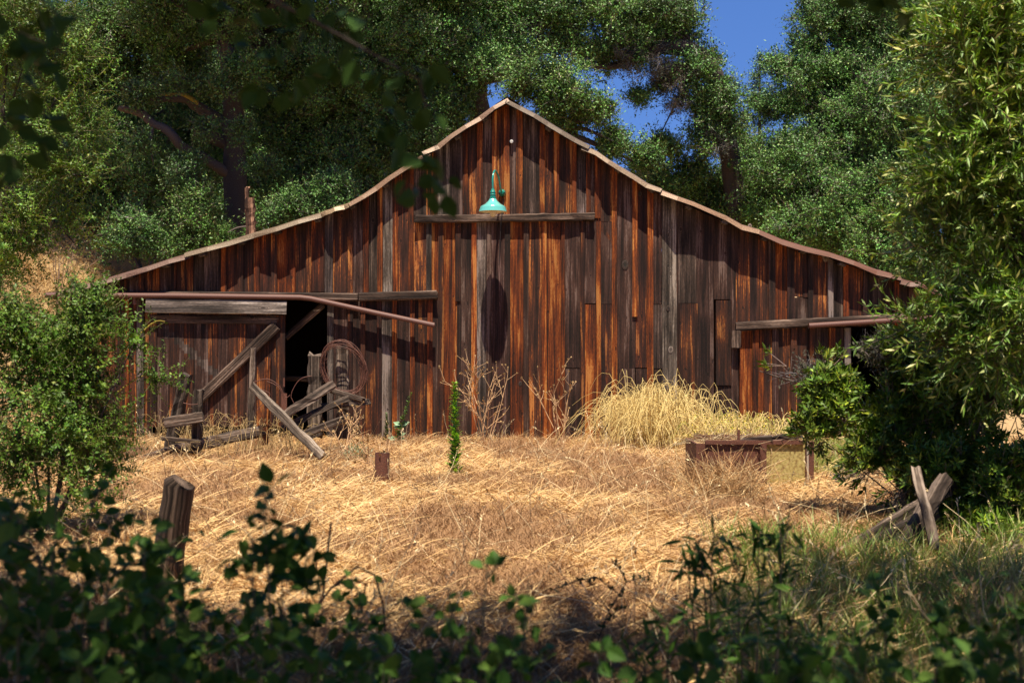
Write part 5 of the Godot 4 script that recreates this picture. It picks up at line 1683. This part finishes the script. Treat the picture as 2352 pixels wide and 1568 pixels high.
	for k in 8000:
		var p := Vector3(rr(-11, 10), rr(4.9, 8.5), rr(10.5, 25))
		var front := 13.9 + (p.y - 5.0) * .32 + lump.get_noise_2d(p.x * 25.0, 3.0) * 1.4 - 1.5 * smoothstep(.8, 2.4, p.x) - 1.4 * smoothstep(-2.2, -4.0, p.x)
		if p.z < front:
			continue
		if lump.get_noise_3dv(p * 22.0) < (-.06 if p.x < 1.0 else .03):
			continue
		places.append(Transform3D(frame(rdir() + Vector3(0, .6, 0), rr(0, TAU), rr(2.0, 3.2)), p))
		tints.append(Color(1, 1, 1) * rr(.7, 1.3))
	scatter("crown", M.oak_clump, M.oak_leaf, sh, places, tints)
	var big := leaf_shape(.058, .046)
	plain("shade_leaf", Color(.035, .075, .014), .6).metallic_specular = .2  # shade of the low branch is partly put into this dark leaf colour
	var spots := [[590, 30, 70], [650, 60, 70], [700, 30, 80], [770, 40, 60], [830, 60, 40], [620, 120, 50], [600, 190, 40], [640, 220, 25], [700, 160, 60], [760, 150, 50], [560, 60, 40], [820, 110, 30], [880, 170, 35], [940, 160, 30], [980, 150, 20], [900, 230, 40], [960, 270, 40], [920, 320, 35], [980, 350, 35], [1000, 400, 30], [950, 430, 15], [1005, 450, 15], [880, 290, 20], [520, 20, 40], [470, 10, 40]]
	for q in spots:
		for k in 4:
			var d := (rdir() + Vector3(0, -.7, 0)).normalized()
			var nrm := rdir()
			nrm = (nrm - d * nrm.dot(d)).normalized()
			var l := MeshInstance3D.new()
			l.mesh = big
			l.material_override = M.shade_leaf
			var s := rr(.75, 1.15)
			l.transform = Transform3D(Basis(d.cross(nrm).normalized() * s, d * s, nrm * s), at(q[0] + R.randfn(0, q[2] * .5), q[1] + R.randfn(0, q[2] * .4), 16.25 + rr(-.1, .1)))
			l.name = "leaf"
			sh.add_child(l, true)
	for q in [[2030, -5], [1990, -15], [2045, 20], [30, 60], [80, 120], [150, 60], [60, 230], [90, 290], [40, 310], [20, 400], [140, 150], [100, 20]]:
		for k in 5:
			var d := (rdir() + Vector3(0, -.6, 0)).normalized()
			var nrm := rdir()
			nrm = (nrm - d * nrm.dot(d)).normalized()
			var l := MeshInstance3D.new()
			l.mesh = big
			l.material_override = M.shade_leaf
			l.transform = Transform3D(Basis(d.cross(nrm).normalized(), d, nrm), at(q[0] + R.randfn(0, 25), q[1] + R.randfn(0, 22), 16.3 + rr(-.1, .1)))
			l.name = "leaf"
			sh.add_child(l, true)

# ------------------------------------------------------------------
func _ready() -> void:
	R.seed = 4242
	lump.seed = 5
	lump.frequency = 0.05
	lump.noise_type = FastNoiseLite.TYPE_SIMPLEX_SMOOTH
	# camera
	var cam := Camera3D.new()
	cam.name = "camera"
	cam.position = EYE
	var lens := CameraAttributesPhysical.new()
	lens.frustum_focal_length = 12.0 / (784.0 * U / EYE.z)
	lens.frustum_focus_distance = 18.0
	lens.frustum_near = 0.1
	lens.frustum_far = 900.0
	lens.exposure_aperture = 3.0
	cam.attributes = lens
	cam.fov = rad_to_deg(2.0 * atan(784.0 * U / EYE.z))
	cam.near = 0.1
	cam.far = 900.0
	add_child(cam)
	# sky, sun, exposure
	var sky := ProceduralSkyMaterial.new()
	sky.sky_top_color = Color(.06, .15, .44).linear_to_srgb()
	sky.sky_horizon_color = Color(.165, .35, .82).linear_to_srgb()
	sky.sky_curve = 0.12
	sky.ground_bottom_color = Color(.12, .09, .05).linear_to_srgb()
	sky.ground_horizon_color = Color(.17, .36, .80).linear_to_srgb()
	sky.sun_angle_max = 8.0
	var env := Environment.new()
	env.background_mode = Environment.BG_SKY
	env.sky = Sky.new()
	env.sky.sky_material = sky
	env.background_energy_multiplier = 0.62
	env.tonemap_mode = Environment.TONE_MAPPER_LINEAR
	env.tonemap_exposure = 2.0
	env.sdfgi_enabled = true
	env.ssao_enabled = true
	env.ssil_enabled = true
	var we := WorldEnvironment.new()
	we.name = "environment"
	we.environment = env
	add_child(we)
	var sun := DirectionalLight3D.new()
	sun.name = "sun"
	sun.light_color = Color(1.0, .96, .88)
	sun.light_energy = 1.6
	sun.light_angular_distance = 0.5
	sun.shadow_enabled = true
	sun.basis = Basis.looking_at(Vector3(.03, -3.1, -1.0).normalized(), Vector3(0, 0, -1))
	add_child(sun)

	materials()
	print("materials ", Time.get_ticks_msec())
	build_ground()
	build_barn()
	print("barn ", Time.get_ticks_msec())
	build_lamp()
	build_trees()
	print("trees ", Time.get_ticks_msec())
	build_scrap()
	build_weeds()
	build_grass()
	print("grass ", Time.get_ticks_msec())
	build_foreground()
	print("clumps ", total)
	print("done ", Time.get_ticks_msec())
